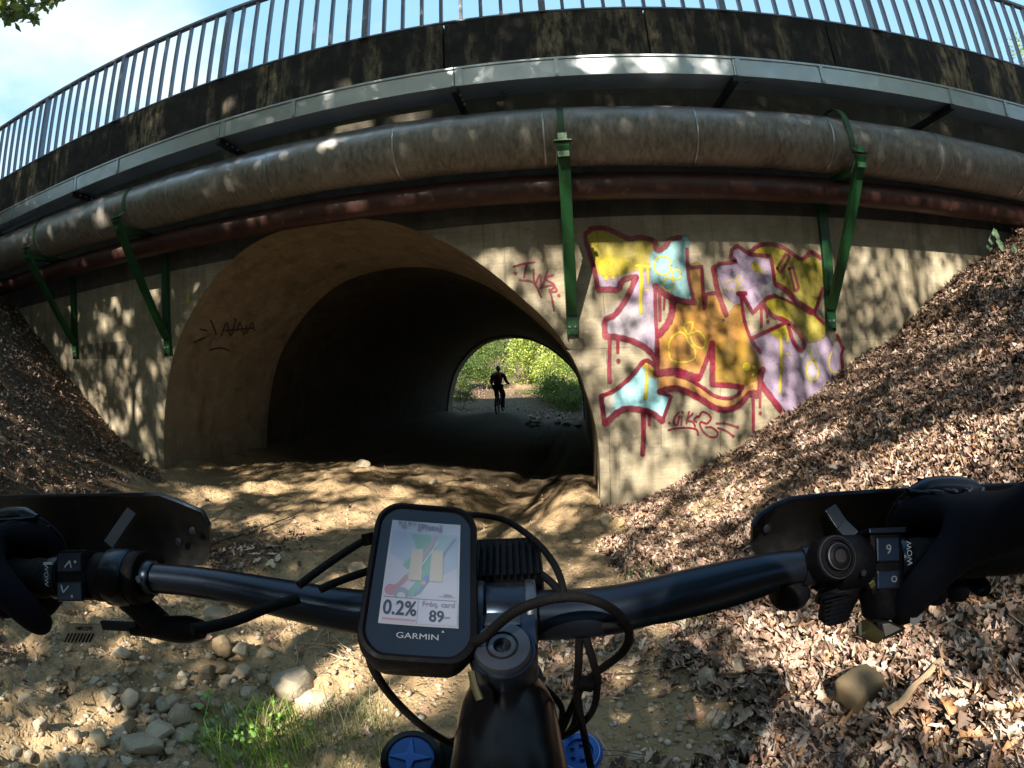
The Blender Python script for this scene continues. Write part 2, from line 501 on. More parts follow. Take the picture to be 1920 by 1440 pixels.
# ------------------------------------------------------------------ railing
STEEL = plain('railing_paint', (0.22, 0.24, 0.31), 0.42, 0.2, 0.3, 0.0, 30)
rail = empty('metal_railing', (-1.3, 4.41, 3.41), 'blue grey steel bar railing along the top edge of the bridge', 'railing')
ZT, ZB, YR = 4.47, 3.43, 4.37
x0r, x1r, sp = 0.05 - 1.885 * 6, 0.05 + 1.885 * 5, 1.885
MB().box(((x0r + x1r) / 2, YR, ZT), (x1r - x0r + 0.1, 0.07, 0.045)).build('top_rail', STEEL, rail, bevel=0.006)
MB().box(((x0r + x1r) / 2, YR, ZB), (x1r - x0r + 0.1, 0.045, 0.018)).build('bottom_rail', STEEL, rail)
for k in range(12):
    x = x0r + sp * k
    MB().box((x, YR, (ZT + 3.40) / 2), (0.07, 0.08, ZT - 3.42)).build('post', STEEL, rail, bevel=0.004)
    MB().box((x, YR + 0.01, 3.416), (0.12, 0.11, 0.012)).build('base_plate', STEEL, rail)
proto = None
for k in range(11):
    for j in range(1, 9):
        x = x0r + sp * (k + j / 9)
        if proto is None:
            proto = MB().box((x, YR, (ZT + ZB) / 2), (0.034, 0.046, ZT - ZB - 0.03)).build('baluster', STEEL, rail)
            xp = x
        else:
            c = proto.copy(); COL.objects.link(c); c.location = (x - xp, 0, 0)

# ------------------------------------------------------------------ cable trunking on arms
GALV = Mat('galvanised_sheet', 0.36, 0.85)
_p = GALV.pos()
GALV.base(GALV.mix(GALV.noise(7, 5, 0.6, _p), (0.42, 0.47, 0.52), (0.58, 0.62, 0.66)))
GALV.rough(GALV.ramp(GALV.noise(4, 5, 0.6, _p, off=(5, 0, 0)), [(0.3, 0.26), (0.7, 0.46)]))
GALV.bump(GALV.noise(1.6, 2, 0.5, _p, off=(1, 2, 0)), 0.012, 0.5)
GALV = GALV.m
BLACKST = plain('black_steel', (0.018, 0.018, 0.02), 0.45, 0.3, 0.4)
tr = empty('cable_trunking', (0, 3.9, 2.25), 'long galvanised sheet metal cable trunking carried on black arms below the railing', 'cable tray')
seams = -0.75 + 2.4 * np.arange(-4, 4)
for a, b in zip(seams[:-1], seams[1:]):
    L_ = b - a - 0.006; xc = (a + b) / 2
    MB().box((xc, 3.885, 2.335), (L_, 0.27, 0.17)).build('tray_section', GALV, tr, bevel=0.004)
    MB().box((xc, 3.885, 2.432), (L_ + 0.002, 0.29, 0.022)).build('lid', GALV, tr, bevel=0.003)
    MB().box((a + 0.87, 3.742, 2.345), (0.035, 0.008, 0.185)).box((a + 0.87, 3.736, 2.275), (0.03, 0.01, 0.02)).build('clip', GALV, tr, bevel=0.002)
    MB().box((a + 0.045, 3.745, 2.335), (0.05, 0.006, 0.172)).build('joint_strip', GALV, tr)
for x in seams[1:]:
    am = MB().box((x, 4.10, 2.215), (0.055, 0.74, 0.062)).build('arm', BLACKST, tr, bevel=0.004)
    MB().box((x, 4.485, 2.15), (0.13, 0.026, 0.2)).build('foot_plate', BLACKST, am)
    for k in range(3): MB().lathe([(0.012, 0), (0.012, 0.01), (0.006, 0.012)], (x + 0.028, 3.85 + 0.09 * k, 2.215), (1, 0, 0), 8).build('bolt', GALV, am)

# ------------------------------------------------------------------ big jacketed pipe
JAC = Mat('pipe_jacket', 0.42, 0.55)
_p = JAC.pos(); _s = JAC.sep(_p)
gr = JAC.noise(2.2, 6, 0.62, _p, dist=0.5)
fin = JAC.noise(24, 4, 0.6, _p, stretch=(1.2, 0.5, 0.5))
low = JAC.math('SUBTRACT', 2.0, _s['Z'])                                  # browner and less metallic towards the underside
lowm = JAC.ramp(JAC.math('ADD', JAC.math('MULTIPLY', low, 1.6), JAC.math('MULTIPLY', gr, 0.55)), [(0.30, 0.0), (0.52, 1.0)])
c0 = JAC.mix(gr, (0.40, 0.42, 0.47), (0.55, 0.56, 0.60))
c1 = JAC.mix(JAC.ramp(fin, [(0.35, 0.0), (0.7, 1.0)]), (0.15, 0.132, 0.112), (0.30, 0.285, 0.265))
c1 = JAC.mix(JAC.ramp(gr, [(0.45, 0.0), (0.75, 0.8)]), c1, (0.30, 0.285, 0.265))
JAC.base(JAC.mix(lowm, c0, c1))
JAC.l(JAC.ramp(lowm, [(0.0, 0.75), (1.0, 0.3)]), JAC.b.inputs['Metallic'])
JAC.rough(JAC.ramp(JAC.math('ADD', lowm, JAC.math('MULTIPLY', gr, 0.4)), [(0.1, 0.28), (1.1, 0.58)]))
JAC.bump(JAC.math('ADD', JAC.math('MULTIPLY', gr, 0.5), JAC.math('MULTIPLY', fin, 0.15)), 0.008, 0.5)
JAC = JAC.m
def pz(x): return 1.785 - 0.017 * (x - 1.2)
PY, PR = 4.05, 0.268
pipe = empty('insulated_pipe', (0, PY, pz(0)), 'thick dented metal jacketed pipe strapped to green brackets across the bridge wall', 'pipe')
ps = -3.88 + 1.283 * np.arange(-7, 12)
DENT = [(2.02, -1.15, 0.16, 0.035), (2.05, 0.15, 0.10, 0.03), (5.2, -0.5, .2, .02), (-1.0, -0.9, 0.25, 0.012), (-3.3, 0.2, .2, .015)]     # x, angle, size, depth
for a, b in zip(ps[:-1], ps[1:]):
    xs = np.linspace(a, b, 25); n = 40; V = []; F = []
    for i, x in enumerate(xs):
        lip = 0.004 if i == 0 else (0.0015 if i == 1 else 0.0)
        for k in range(n):
            t = 2 * math.pi * k / n                       # 0 = towards the viewer, + = up
            r = PR + lip + 0.003 * math.sin(3 * t + x * 1.3) + 0.002 * math.sin(5 * x + 2 * t)
            for dx, dt, ds, dd in DENT:
                w_ = (x - dx) ** 2 / ds ** 2 + ((t - dt + math.pi) % (2 * math.pi) - math.pi) ** 2 / (ds / PR) ** 2
                r -= dd * math.exp(-w_) * (0.6 + 0.8 * math.cos(14 * (x - dx)))
            V.append((x, PY - r * math.cos(t), pz(x) + r * math.sin(t)))
    for i in range(len(xs) - 1):
        for k in range(n): F.append((i * n + k, i * n + (k + 1) % n, (i + 1) * n + (k + 1) % n, (i + 1) * n + k))
    MB().add(V, F).build('jacket_section', JAC, pipe, smooth=50)
    MB().tube([(a - 0.006, PY, pz(a)), (a + 0.006, PY, pz(a))], PR + 0.0065, 40).build('seam_band', GALV, pipe, smooth=40)
# smaller red-brown pipe
RUST = Mat('red_brown_pipe', 0.5, 0.0)
_p = RUST.pos()
a_ = RUST.noise(3, 6, 0.65, _p, dist=0.6)
b_ = RUST.noise(22, 4, 0.6, _p, stretch=(1.2, .3, .3))
c = RUST.mix(RUST.ramp(a_, [(0.35, 0), (0.65, 1)]), (0.04, 0.013, 0.013), (0.07, 0.026, 0.022))
c = RUST.mix(RUST.ramp(b_, [(0.5, 0), (0.75, .7)]), c, (0.03, 0.013, 0.012))
RUST.base(RUST.mix(RUST.ramp(RUST.noise(11, 4, .6, _p), [(.62, 0), (.7, .8)]), c, (0.16, 0.10, 0.07)))
RUST.bump(b_, 0.004)
def bz(x): return 1.375 - 0.014 * (x - 1.0)
bp = MB().tube([(x, 4.2, bz(x)) for x in np.linspace(-12.5, 10, 40)], 0.122, 28)
bp = bp.build('brown_pipe', RUST.m, None, smooth=40)
tag(bp, 'thinner red brown painted pipe running under the big jacketed pipe', 'pipe')

# ------------------------------------------------------------------ green brackets
GREEN = Mat('green_paint', 0.42, 0.0)
_p = GREEN.pos()
c = GREEN.mix(GREEN.noise(8, 5, 0.6, _p), (0.006, 0.042, 0.013), (0.014, 0.085, 0.028))
c = GREEN.mix(GREEN.ramp(GREEN.noise(26, 5, 0.7, _p), [(0.62, 0), (0.70, 1)]), c, (0.10, 0.075, 0.045))
GREEN.base(c); GREEN.bump(GREEN.noise(40, 3, 0.6, _p), 0.002); GREEN = GREEN.m
PALE_GREEN = plain('faded_green_strap', (0.05, 0.12, 0.06), 0.5, 0.0, 0.35)
def bracket(x, zb, loose, label):
    r = empty('pipe_bracket', (x, YW, zb), label, 'pipe bracket', 'green steel brackets holding the pipes')
    zt = pz(x) - PR
    w = 0.105
    wm = MB().box((x, 4.462, (zb + 0.03 + zt) / 2), (w, 0.008, zt - zb - 0.03)).box((x - w / 2 + 0.004, 4.478, (zb + zt) / 2), (0.008, 0.044, zt - zb)).box((x + w / 2 - 0.004, 4.478, (zb + zt) / 2), (0.008, 0.044, zt - zb))
    wm = wm.build('upright', GREEN, r)
    for s in (-1, 1): MB().lathe([(0.013, 0), (0.013, 0.009), (0.007, 0.016)], (x + 0.025 * s, 4.457, zb + 0.10), (0, -1, 0), 6).build('bolt', GALV, wm)
    MB().bar((x, 3.685, zt + 0.05), (x, 4.455, zb + 0.22), w * 0.92, 0.05, (0, -1, 0)).build('brace', GREEN, r, bevel=0.004)
    MB().box((x, 4.07, zt - 0.035), (w * 0.9, 0.78, 0.05)).build('arm', GREEN, r, bevel=0.004)
    MB().box((x, 3.68, zt + 0.075), (0.145, 0.05, 0.012)).box((x, 3.668, zt + 0.105), (0.075, 0.012, 0.07)).build('clasp', GREEN, r, bevel=0.003)
    # strap over the pipe
    A = np.radians(np.linspace(-22, 196, 30)); P_ = []
    for t in A:
        rr = PR + 0.007 + (loose * max(0, math.sin((t - 0.25) * 1.12)) if loose else 0.0)
        P_.append((x - (0.02 if loose else 0) * math.sin(t), PY - rr * math.cos(t), pz(x) + rr * math.sin(t)))
    P_ = [(x, 3.69, zt + 0.09)] + P_
    mb = MB(); hw = 0.028
    for p0, p1 in zip(P_[:-1], P_[1:]):
        p0, p1 = np.array(p0), np.array(p1)
        d = p1 - p0; nr = np.cross([1, 0, 0], d); nr = nr / np.linalg.norm(nr) * 0.003
        e = np.array([hw, 0, 0])
        mb.add([p0 - e - nr, p0 + e - nr, p1 + e - nr, p1 - e - nr, p0 - e + nr, p0 + e + nr, p1 + e + nr, p1 - e + nr],
               [(0, 1, 2, 3), (7, 6, 5, 4), (0, 3, 7, 4), (1, 5, 6, 2)])
    mb.build('strap', PALE_GREEN, r, smooth=40)
    wr = MB().tube(spline([(x - 0.03, 3.70, zt + 0.06), (x - 0.05, 3.72, zt), (x - 0.06, 3.78, zt - 0.08)], 4), 0.004, 6)
    wr.build('tie_wire', GALV, r)
    return r
bracket(-6.51, 0.27, 0, 'leftmost green bracket, braced against the lit concrete near the left bank')
bracket(-4.56, 0.17, 0, 'green bracket on the narrow pier just left of the tunnel arch')
bracket(0.115, 0.05, 0, 'green bracket between the tunnel arch and the big mural, seen head on')
bracket(2.72, 0.03, 0.085, 'green bracket over the right end of the mural, its pale strap standing loose')
# ------------------------------------------------------------------ spray paint on the wall (flat print, kept in the wall plane)
PAINT = Mat('spray_paint', 0.55, 0.0, 0.3)
_a = PAINT.attr('col'); _p = PAINT.pos()
_v = PAINT.noise(6, 5, 0.65, _p)
_c = PAINT.mix(PAINT.ramp(_v, [(0.4, 0.0), (0.85, 0.16)]), _a.outputs['Color'], (0.55, 0.52, 0.5))
_c = PAINT.mix(PAINT.ramp(PAINT.noise(3.0, 6, 0.6, _p, stretch=(1.6, 1, .3)), [(.52, 0), (.78, .4)]), _c, (0.20, 0.175, 0.135))
PAINT.base(_c)
_al = PAINT.math('MULTIPLY', _a.outputs['Alpha'], PAINT.ramp(PAINT.noise(34, 5, 0.7, _p), [(0.27, 0.45), (0.46, 1.0)]))
PAINT.l(_al, PAINT.b.inputs['Alpha'])
PAINT.bump(PAINT.noise(45, 4, 0.6, _p), 0.006, 0.7)
PAINT = PAINT.m
def z3(P): return [(1080 + x / 4.8, 400 + y / 4.8) for x, y in P]
def z4(P): return [(1300 + x / 3.2725, 420 + y / 3.2725) for x, y in P]
def z5(P): return [(1080 + x / 4.571, 640 + y / 4.571) for x, y in P]
def z2(P): return [(960 + x / 2, y / 2) for x, y in P]
def fl(P): return P
PPM = 205.0     # photo pixels per metre on the wall, for stroke widths
def wall_pts(P): 
    q = on_y(P, YW); return q[:, [0, 2]]
class Layer:
    def __init__(s, y): s.mb = MB(); s.y = y; s.k = 0
    def _y(s):
        s.k += 1
        return s.y - 0.00004 * s.k
    def fill(s, P, rgb, a=1.0, soft=0.03):
        a *= .96
        Q = wall_pts(P)
        Q = spline(Q, 3, closed=True); y = s._y(); n = len(Q)
        if np.sum(Q[:, 0] * np.roll(Q[:, 1], -1) - np.roll(Q[:, 0], -1) * Q[:, 1]) < 0: Q = Q[::-1]
        T = np.roll(Q, -1, 0) - np.roll(Q, 1, 0); T /= np.maximum(np.linalg.norm(T, axis=1, keepdims=True), 1e-9)
        N = np.c_[T[:, 1], -T[:, 0]]
        tri = tessellate_polygon([[Vector((q[0], q[1], 0)) for q in Q]])
        s.mb.add([(q[0], y, q[1]) for q in Q], [tuple(t) for t in tri], (*rgb, a))
        b = len(s.mb.v)
        O = Q + N * soft
        s.mb.add([(q[0], y, q[1]) for q in Q], [], (*rgb, a)); s.mb.add([(q[0], y, q[1]) for q in O], [], (*rgb, 0))
        for i in range(n): s.mb.f.append((b + i, b + (i + 1) % n, b + n + (i + 1) % n, b + n + i))
    def stroke(s, P, w, rgb, a=1.0, straight=False, wpx=True):
        Q = wall_pts(P); w = (w / PPM) if wpx else w
        if len(Q) == 1: Q = np.array([Q[0], Q[0] + [0.002, 0.001]])
        if straight and len(Q) > 2:
            Q = np.vstack([np.array(spline([Q[i], Q[i + 1]], 5))[:-1] for i in range(len(Q) - 1)] + [Q[-1:]])
        else: Q = spline(Q, 7)
        T = np.gradient(Q, axis=0); T /= np.maximum(np.linalg.norm(T, axis=1, keepdims=True), 1e-9)
        N = np.c_[-T[:, 1], T[:, 0]]; y = s._y(); hw = w / 2
        R_ = [(Q[0] - T[0] * hw * math.cos(t), N[0], math.sin(t)) for t in np.linspace(0.15, 1.4, 4)]
        jit = 1 + 0.08 * np.sin(np.arange(len(Q)) * 1.7)
        R_ += [(q, n_, j) for q, n_, j in zip(Q, N, jit)]
        R_ += [(Q[-1] + T[-1] * hw * math.cos(t), N[-1], math.sin(t)) for t in np.linspace(1.4, 0.15, 4)]
        b = len(s.mb.v)
        f0, f1 = hw * 0.93, hw + min(0.011, hw * 0.45)
        for q, n_, k in R_:
            for off, al in ((-f1, 0), (-f0, a), (f0, a), (f1, 0)):
                e = off * max(k, 0.05)
                s.mb.add([(q[0] + n_[0] * e, y, q[1] + n_[1] * e)], [], (*rgb, al))
        for i in range(len(R_) - 1):
            for k in range(3): s.mb.f.append((b + 4 * i + k, b + 4 * i + k + 1, b + 4 * i + 4 + k + 1, b + 4 * i + 4 + k))
    def build(s, name, parent):
        return s.mb.build(name, PAINT, parent, col=True)
RED = (0.17, 0.004, 0.026); YEL = (0.50, 0.41, 0.025); OLI = (0.34, 0.285, 0.035); LAV = (0.37, 0.29, 0.45); CYA = (0.24, 0.50, 0.58); ORA = (0.47, 0.23, 0.045)
PEACH = (0.56, 0.29, 0.10); WHT = (0.62, 0.6, 0.66)
fills = Layer(YW - 0.0015)
fills.fill(z3([(190, 470), (215, 645), (380, 655), (430, 585), (545, 565), (470, 770), (330, 930), (275, 970), (285, 1090), (480, 1115), (640, 1185), (712, 1240), (705, 640), (700, 540), (420, 480)]), LAV, 0.85)
fills.fill(z3([(300, 1000), (420, 880), (600, 900), (610, 1060), (420, 1090)]), WHT, 0.5, 0.12)
fills.fill(z3([(105, 165), (160, 150), (250, 145), (360, 190), (480, 240), (690, 240), (720, 340), (690, 480), (540, 500), (420, 520), (330, 545), (215, 530), (160, 400)]), OLI, 0.9, 0.04)
fills.fill(z3([(110, 170), (170, 155), (190, 300), (185, 460), (150, 380)]), YEL, 0.6)
fills.fill(z3([(220, 440), (300, 420), (500, 440), (440, 520), (340, 545), (230, 530)]), YEL, 0.75, 0.06)
fills.fill(z3([(700, 350), (830, 335), (870, 255), (1000, 225), (992, 330), (1008, 600), (1048, 765), (880, 740), (710, 640), (690, 500)]), CYA, 0.85, 0.04)
fills.fill([(1265, 571), (1303, 571), (1298, 540), (1291, 504), (1315, 499), (1318, 578), (1324, 555), (1342, 550), (1363, 590), (1387, 566), (1392, 605), (1412, 648), (1430, 690), (1425, 716), (1393, 724), (1338, 716), (1335, 645), (1328, 648), (1306, 702), (1272, 695), (1233, 695), (1234, 631), (1255, 605)], ORA, 0.9, 0.02)
fills.fill([(1345, 650), (1410, 650), (1424, 700), (1395, 720), (1342, 712)], (0.34, 0.22, 0.03), 0.6, 0.05)
fills.fill([(1236, 690), (1240, 672), (1270, 680), (1300, 680), (1308, 702), (1272, 695)], PEACH, 0.7, 0.05)
fills.fill(z5([(690, 315), (880, 310), (1000, 355), (1100, 425), (1200, 475), (1290, 490), (1370, 470), (1430, 405), (1540, 350), (1545, 430), (1480, 440), (1400, 520), (1285, 570), (1180, 545), (1050, 475), (900, 412), (780, 412), (720, 432), (690, 380)]), PEACH, 0.9, 0.015)
fills.fill(z5([(590, 175), (680, 225), (690, 300), (700, 420), (810, 470), (740, 660), (640, 600), (500, 580), (380, 592), (250, 680), (222, 475), (340, 415), (480, 300)]), (0.30, 0.62, 0.74), 0.9, 0.015)
fills.fill(z5([(560, 200), (600, 175), (680, 225), (690, 300), (640, 290), (600, 230)]), PEACH, 0.8, 0.03)
fills.fill(z5([(230, 480), (300, 440), (300, 560), (250, 640)]), (0.8, 0.62, 0.5), 0.6, 0.05)
fills.fill(z4([(155, 255), (265, 238), (228, 200), (270, 150), (340, 188), (470, 202), (490, 370), (510, 420), (430, 455), (370, 525), (300, 425), (282, 445), (292, 490), (235, 470), (185, 400)]), LAV, 0.92, 0.015)
fills.fill(z4([(440, 380), (500, 360), (520, 430), (450, 450)]), WHT, 0.5, 0.06)
fills.fill(z4([(365, 172), (420, 142), (500, 142), (560, 162), (650, 215), (740, 202), (775, 240), (790, 350), (740, 520), (640, 470), (520, 370), (494, 370), (475, 205)]), OLI, 0.9, 0.015)
fills.fill(z4([(380, 175), (430, 145), (520, 150), (540, 240), (500, 300), (475, 205)]), YEL, 0.75, 0.04)
fills.fill(z4([(360, 690), (470, 680), (580, 620), (620, 740), (690, 765), (720, 720), (800, 690), (850, 750), (905, 790), (880, 900), (820, 1010), (760, 1080), (700, 1120), (590, 1180), (430, 960), (440, 850), (400, 790)]), LAV, 0.82, 0.05)
fills.fill(z4([(680, 770), (740, 740), (770, 900), (720, 960), (680, 880)]), WHT, 0.45, 0.06)
fills.fill(z4([(430, 482), (500, 442), (560, 462), (720, 555), (795, 610), (800, 690), (720, 722), (690, 690), (600, 600), (540, 560)]), OLI, 0.92, 0.02)
fills.fill(z4([(440, 480), (500, 445), (560, 560), (530, 570)]), YEL, 0.7, 0.04)
fills.fill(z4([(475, 645), (575, 625), (600, 660), (540, 695), (500, 680)]), YEL, 0.9, 0.03)
gfill = fills.build('graffiti_fill', bridge)
class MarkLayer(Layer):
    def stroke(s, *a, **k):
        super().stroke(*a, **k)
        s.mb.build('paint_mark', PAINT, bridge, col=True); s.mb = MB()
yl = MarkLayer(YW - 0.0035)
for P, w in [(z3([(580, 480), (590, 620), (580, 780), (585, 890)]), 6), (z3([(645, 490), (648, 630)]), 4), (z3([(270, 585)]), 8), (z3([(330, 580)]), 6), (z3([(640, 690)]), 5), (z3([(540, 470), (660, 480)]), 5),
             (z5([(600, 190), (605, 330), (595, 495)]), 6), (z5([(650, 230), (648, 290)]), 4),
             (z4([(535, 655), (538, 850), (530, 1030)]), 5.5), (z4([(575, 655), (577, 725)]), 5), (z4([(575, 795)]), 6), ([(352, 555), (352, 566)], 8),
             (z3([(1670, 520)]), 8), (z3([(1640, 545)]), 4), (z4([(370, 878)]), 7), (z4([(365, 925)]), 5)]:
    yl.stroke(P, w, YEL, 0.95)
for P, w in [(z3([(1615, 480)]), 17), (z4([(325, 875)]), 16)]: yl.stroke(P, w, YEL, 0.95)
def ring(c, r, f, w):
    t = np.linspace(0, 2 * math.pi, 15)
    yl.stroke(f([(c[0] + r[0] * math.cos(a), c[1] + r[1] * math.sin(a)) for a in t]), w, (0.62, 0.52, 0.05), 0.75)
ring((780, 470), (78, 85), z3, 3.2); ring((830, 640), (50, 62), z3, 3.2); ring((905, 550), (42, 42), z3, 3)
ring((1465, 590), (26, 30), z3, 2); ring((1470, 670), (26, 26), z3, 2); ring((1395, 650), (48, 52), z3, 2)
for P in [z3([(830, 1230), (850, 1130), (930, 1070), (985, 1100), (1010, 1160), (1070, 1230), (1060, 1310), (970, 1340), (860, 1320), (830, 1230)]), z3([(960, 1010), (1000, 985), (1050, 985), (1030, 1070), (1000, 1082), (960, 1010)]),
          z3([(1040, 1080), (1100, 1060), (1155, 1120), (1160, 1180), (1130, 1215), (1060, 1180), (1030, 1110)]),
          z4([(700, 760), (725, 820), (755, 870), (765, 930), (725, 960), (695, 920), (700, 860), (745, 835)]), z4([(850, 780), (830, 840), (845, 900), (890, 912)])]:
    yl.stroke(P, 3.2, (0.62, 0.52, 0.05), 0.8)
ol = Layer(YW - 0.006)
S = [
 (z3([(85, 215), (95, 270), (145, 430), (175, 560), (200, 688)]), 7, 0), (z3([(85, 185), (150, 140), (250, 135), (350, 170), (480, 232), (560, 215), (650, 232), (705, 255), (720, 325), (760, 330), (815, 280), (850, 235), (940, 218)]), 7.5, 0),
 (z3([(200, 688), (290, 682), (380, 682), (410, 612), (470, 582), (545, 572)]), 8.5, 0), (z3([(540, 575), (450, 770), (350, 910), (262, 965), (262, 1105)]), 8.5, 0), (z3([(262, 1105), (400, 1120), (560, 1172), (680, 1260), (725, 1340)]), 9, 0),
 (z3([(302, 1130), (300, 1300), (300, 1440)]) + z5([(292, 350)]), 6, 0), (z3([(375, 1140), (375, 1250)]), 5, 0), (z3([(380, 1320), (380, 1335)]), 6, 0),
 (z3([(998, 320), (1010, 560), (1060, 800)]), 5.5, 0), (z3([(1065, 800), (980, 795), (880, 768), (790, 720), (710, 650)]), 9.5, 0), (z3([(710, 650), (715, 900), (730, 1250), (722, 1440)]), 5.5, 0),
 (z3([(870, 780), (860, 900), (820, 1000), (740, 1095)]), 11, 0), (z3([(750, 720), (755, 960)]), 5, 0), (z3([(795, 770), (790, 860)]), 3.5, 0),
 (z3([(1010, 495), (1130, 475), (1138, 640), (1150, 860)]), 5.5, 1), (z3([(1155, 850), (1172, 725), (1260, 715)]), 5.5, 1), (z3([(1235, 490), (1275, 700), (1350, 915)]), 8.5, 0),
 (z3([(1235, 490), (1290, 455), (1450, 435), (1390, 400), (1400, 330), (1450, 290), (1560, 370), (1750, 385), (1770, 500), (1790, 640)]), 6, 1),
 (z4([(345, 175), (400, 133), (480, 125), (560, 150), (650, 212), (690, 200), (720, 172), (778, 205)]), 6.5, 0),
 (z4([(512, 272), (565, 185), (592, 197), (535, 300), (512, 272)]), 4.5, 1), (z4([(585, 275), (610, 262), (645, 395), (622, 412), (585, 275)]), 4.5, 1),
 (z4([(510, 375), (560, 400), (640, 480), (740, 545)]), 9, 0), (z4([(740, 545), (768, 470), (792, 395)]), 6, 0), (z4([(735, 545), (800, 612)]), 5, 0),
 (z4([(272, 428), (320, 425)]), 7.5, 0), (z4([(290, 440), (310, 580), (350, 700), (410, 790)]), 5.5, 0), (z4([(308, 450), (362, 545), (450, 455), (500, 440)]), 6.5, 1),
 (z4([(425, 490), (480, 560), (560, 590), (640, 660), (680, 735), (655, 775), (612, 720), (580, 620)]), 7, 0), (z4([(360, 700), (570, 602)]), 6, 0), (z4([(500, 440), (600, 482), (720, 552)]), 4, 0),
 (z4([(415, 510), (416, 630)]), 5, 0), (z4([(450, 530), (450, 572)]), 4, 0), (z4([(455, 598)]), 6, 0),
 (z4([(880, 680), (918, 765), (906, 800), (920, 960)]), 5.5, 1),
 (z4([(425, 890), (412, 970), (490, 1080), (575, 1195)]), 10, 0), (z4([(410, 975), (395, 1050), (350, 1045)]), 8, 0),
 (z5([(690, 272), (860, 258), (960, 288), (1045, 312)]), 12, 0), (z5([(1055, 312), (1110, 180), (1165, 30)]), 7, 0), (z5([(1165, 10), (1168, 200), (1165, 365)]), 9, 0), (z5([(1165, 368), (1300, 375), (1425, 392)]), 8, 0),
 (z5([(1428, 392), (1380, 460), (1290, 488), (1180, 462), (1080, 392), (960, 322), (860, 292)]), 5.5, 0),
 (z5([(712, 432), (800, 405), (900, 412), (1050, 482), (1180, 562), (1290, 585), (1400, 542), (1480, 452), (1560, 440)]), 9.5, 0), (z5([(1560, 440), (1575, 350), (1592, 250)]), 6, 0),
 (z5([(1515, 460), (1520, 770)]), 5.5, 0), (z5([(1575, 450), (1575, 560)]), 4.5, 0), (z5([(1577, 615)]), 6, 0),
 (z5([(712, 435), (815, 470), (740, 678)]), 5.5, 1), (z5([(740, 680), (640, 610), (500, 578), (380, 592), (245, 705)]), 9.5, 0), (z5([(245, 708), (228, 580), (213, 470)]), 7.5, 0), (z5([(213, 470), (340, 412), (480, 292), (590, 165), (692, 222)]), 6.5, 0), (z5([(692, 0), (695, 290)]), 7, 0),
 (z5([(575, 600), (578, 780), (570, 968)]), 7.5, 0), (z5([(630, 620), (628, 712)]), 5.5, 0)]
for P, w, st in S: ol.stroke(P, w * 1.04, RED, 0.97, bool(st))
ol.build('graffiti_outline', bridge)
tg = Layer(YW - 0.0045)
for P in [[(797, 700)], [(882, 610), (845, 650), (838, 700), (868, 714), (885, 640)], [(905, 640), (902, 716)], [(912, 608)], [(968, 603), (955, 660), (945, 705)], [(1000, 618), (952, 675), (1000, 690), (1020, 730)], [(1040, 640), (1012, 668), (1030, 690)],
          [(1050, 650), (1080, 605), (1130, 620), (1155, 662), (1120, 702), (1072, 690), (1062, 720), (1095, 780), (1150, 818), (1200, 815), (1212, 780), (1165, 738), (1112, 735)], [(790, 760), (860, 745), (960, 740), (1030, 755), (1045, 800)], [(1200, 702), (1290, 706), (1380, 735)], [(1215, 740), (1290, 770), (1345, 812)]]:
    tg.stroke(z5(P), 3.4 if len(P) > 1 else 5, RED, 0.97)
tg.stroke(z5([(1382, 736)]), 6, RED); tg.stroke(z5([(1345, 812)]), 6, RED)
tg.build('graffiti_tag', bridge)
tg = Layer(YW - 0.0045)
for P in [[(5, 1000), (40, 990), (85, 983)], [(55, 988), (45, 1040)], [(12, 1025)], [(80, 1010), (85, 1065), (105, 1030), (112, 1075), (132, 1018)], [(155, 1030), (125, 1045), (160, 1070), (142, 1090)], [(28, 1050), (80, 1060), (110, 1115)], [(105, 1080), (150, 1070), (168, 1090), (140, 1095)], [(140, 1085), (150, 1120), (158, 1165)], [(175, 1108)]]:
    tg.stroke(z2(P), 3.2 if len(P) > 1 else 6, RED, 0.9)
tg.build('graffiti_tag', bridge)
# faint dark tag inside the first ring of the tunnel, on its left side
ringb = BVHTree.FromPolygons([Vector(v) for v in V1], F1)
def on_ring(P):
    out = []
    for d in rays(P):
        h = ringb.ray_cast(Vector((0, 0, 0)), Vector(d))
        if h[0] is not None: out.append(np.array(h[0]) - d * 0.006)
    return out
mb = MB()
for P in [[(1580, 880), (1610, 950), (1620, 990)], [(1500, 950), (1550, 960)], [(1450, 1050), (1540, 1010)], [(1660, 1000), (1700, 900), (1730, 1000), (1770, 870)], [(1780, 960), (1800, 900), (1830, 990), (1850, 920)], [(1850, 980), (1890, 900), (1910, 960)], [(1570, 1105), (1650, 1090), (1720, 1110)], [(1690, 960), (1900, 940)]]:
    q = on_ring(spline([(x / 4, 380 + y / 4) for x, y in P], 5))
    if len(q) > 2: mb.tube(q, 0.011, 5)
mb.build('graffiti_tag', plain('dark_spray', (0.035, 0.035, 0.04), 0.6), bridge)
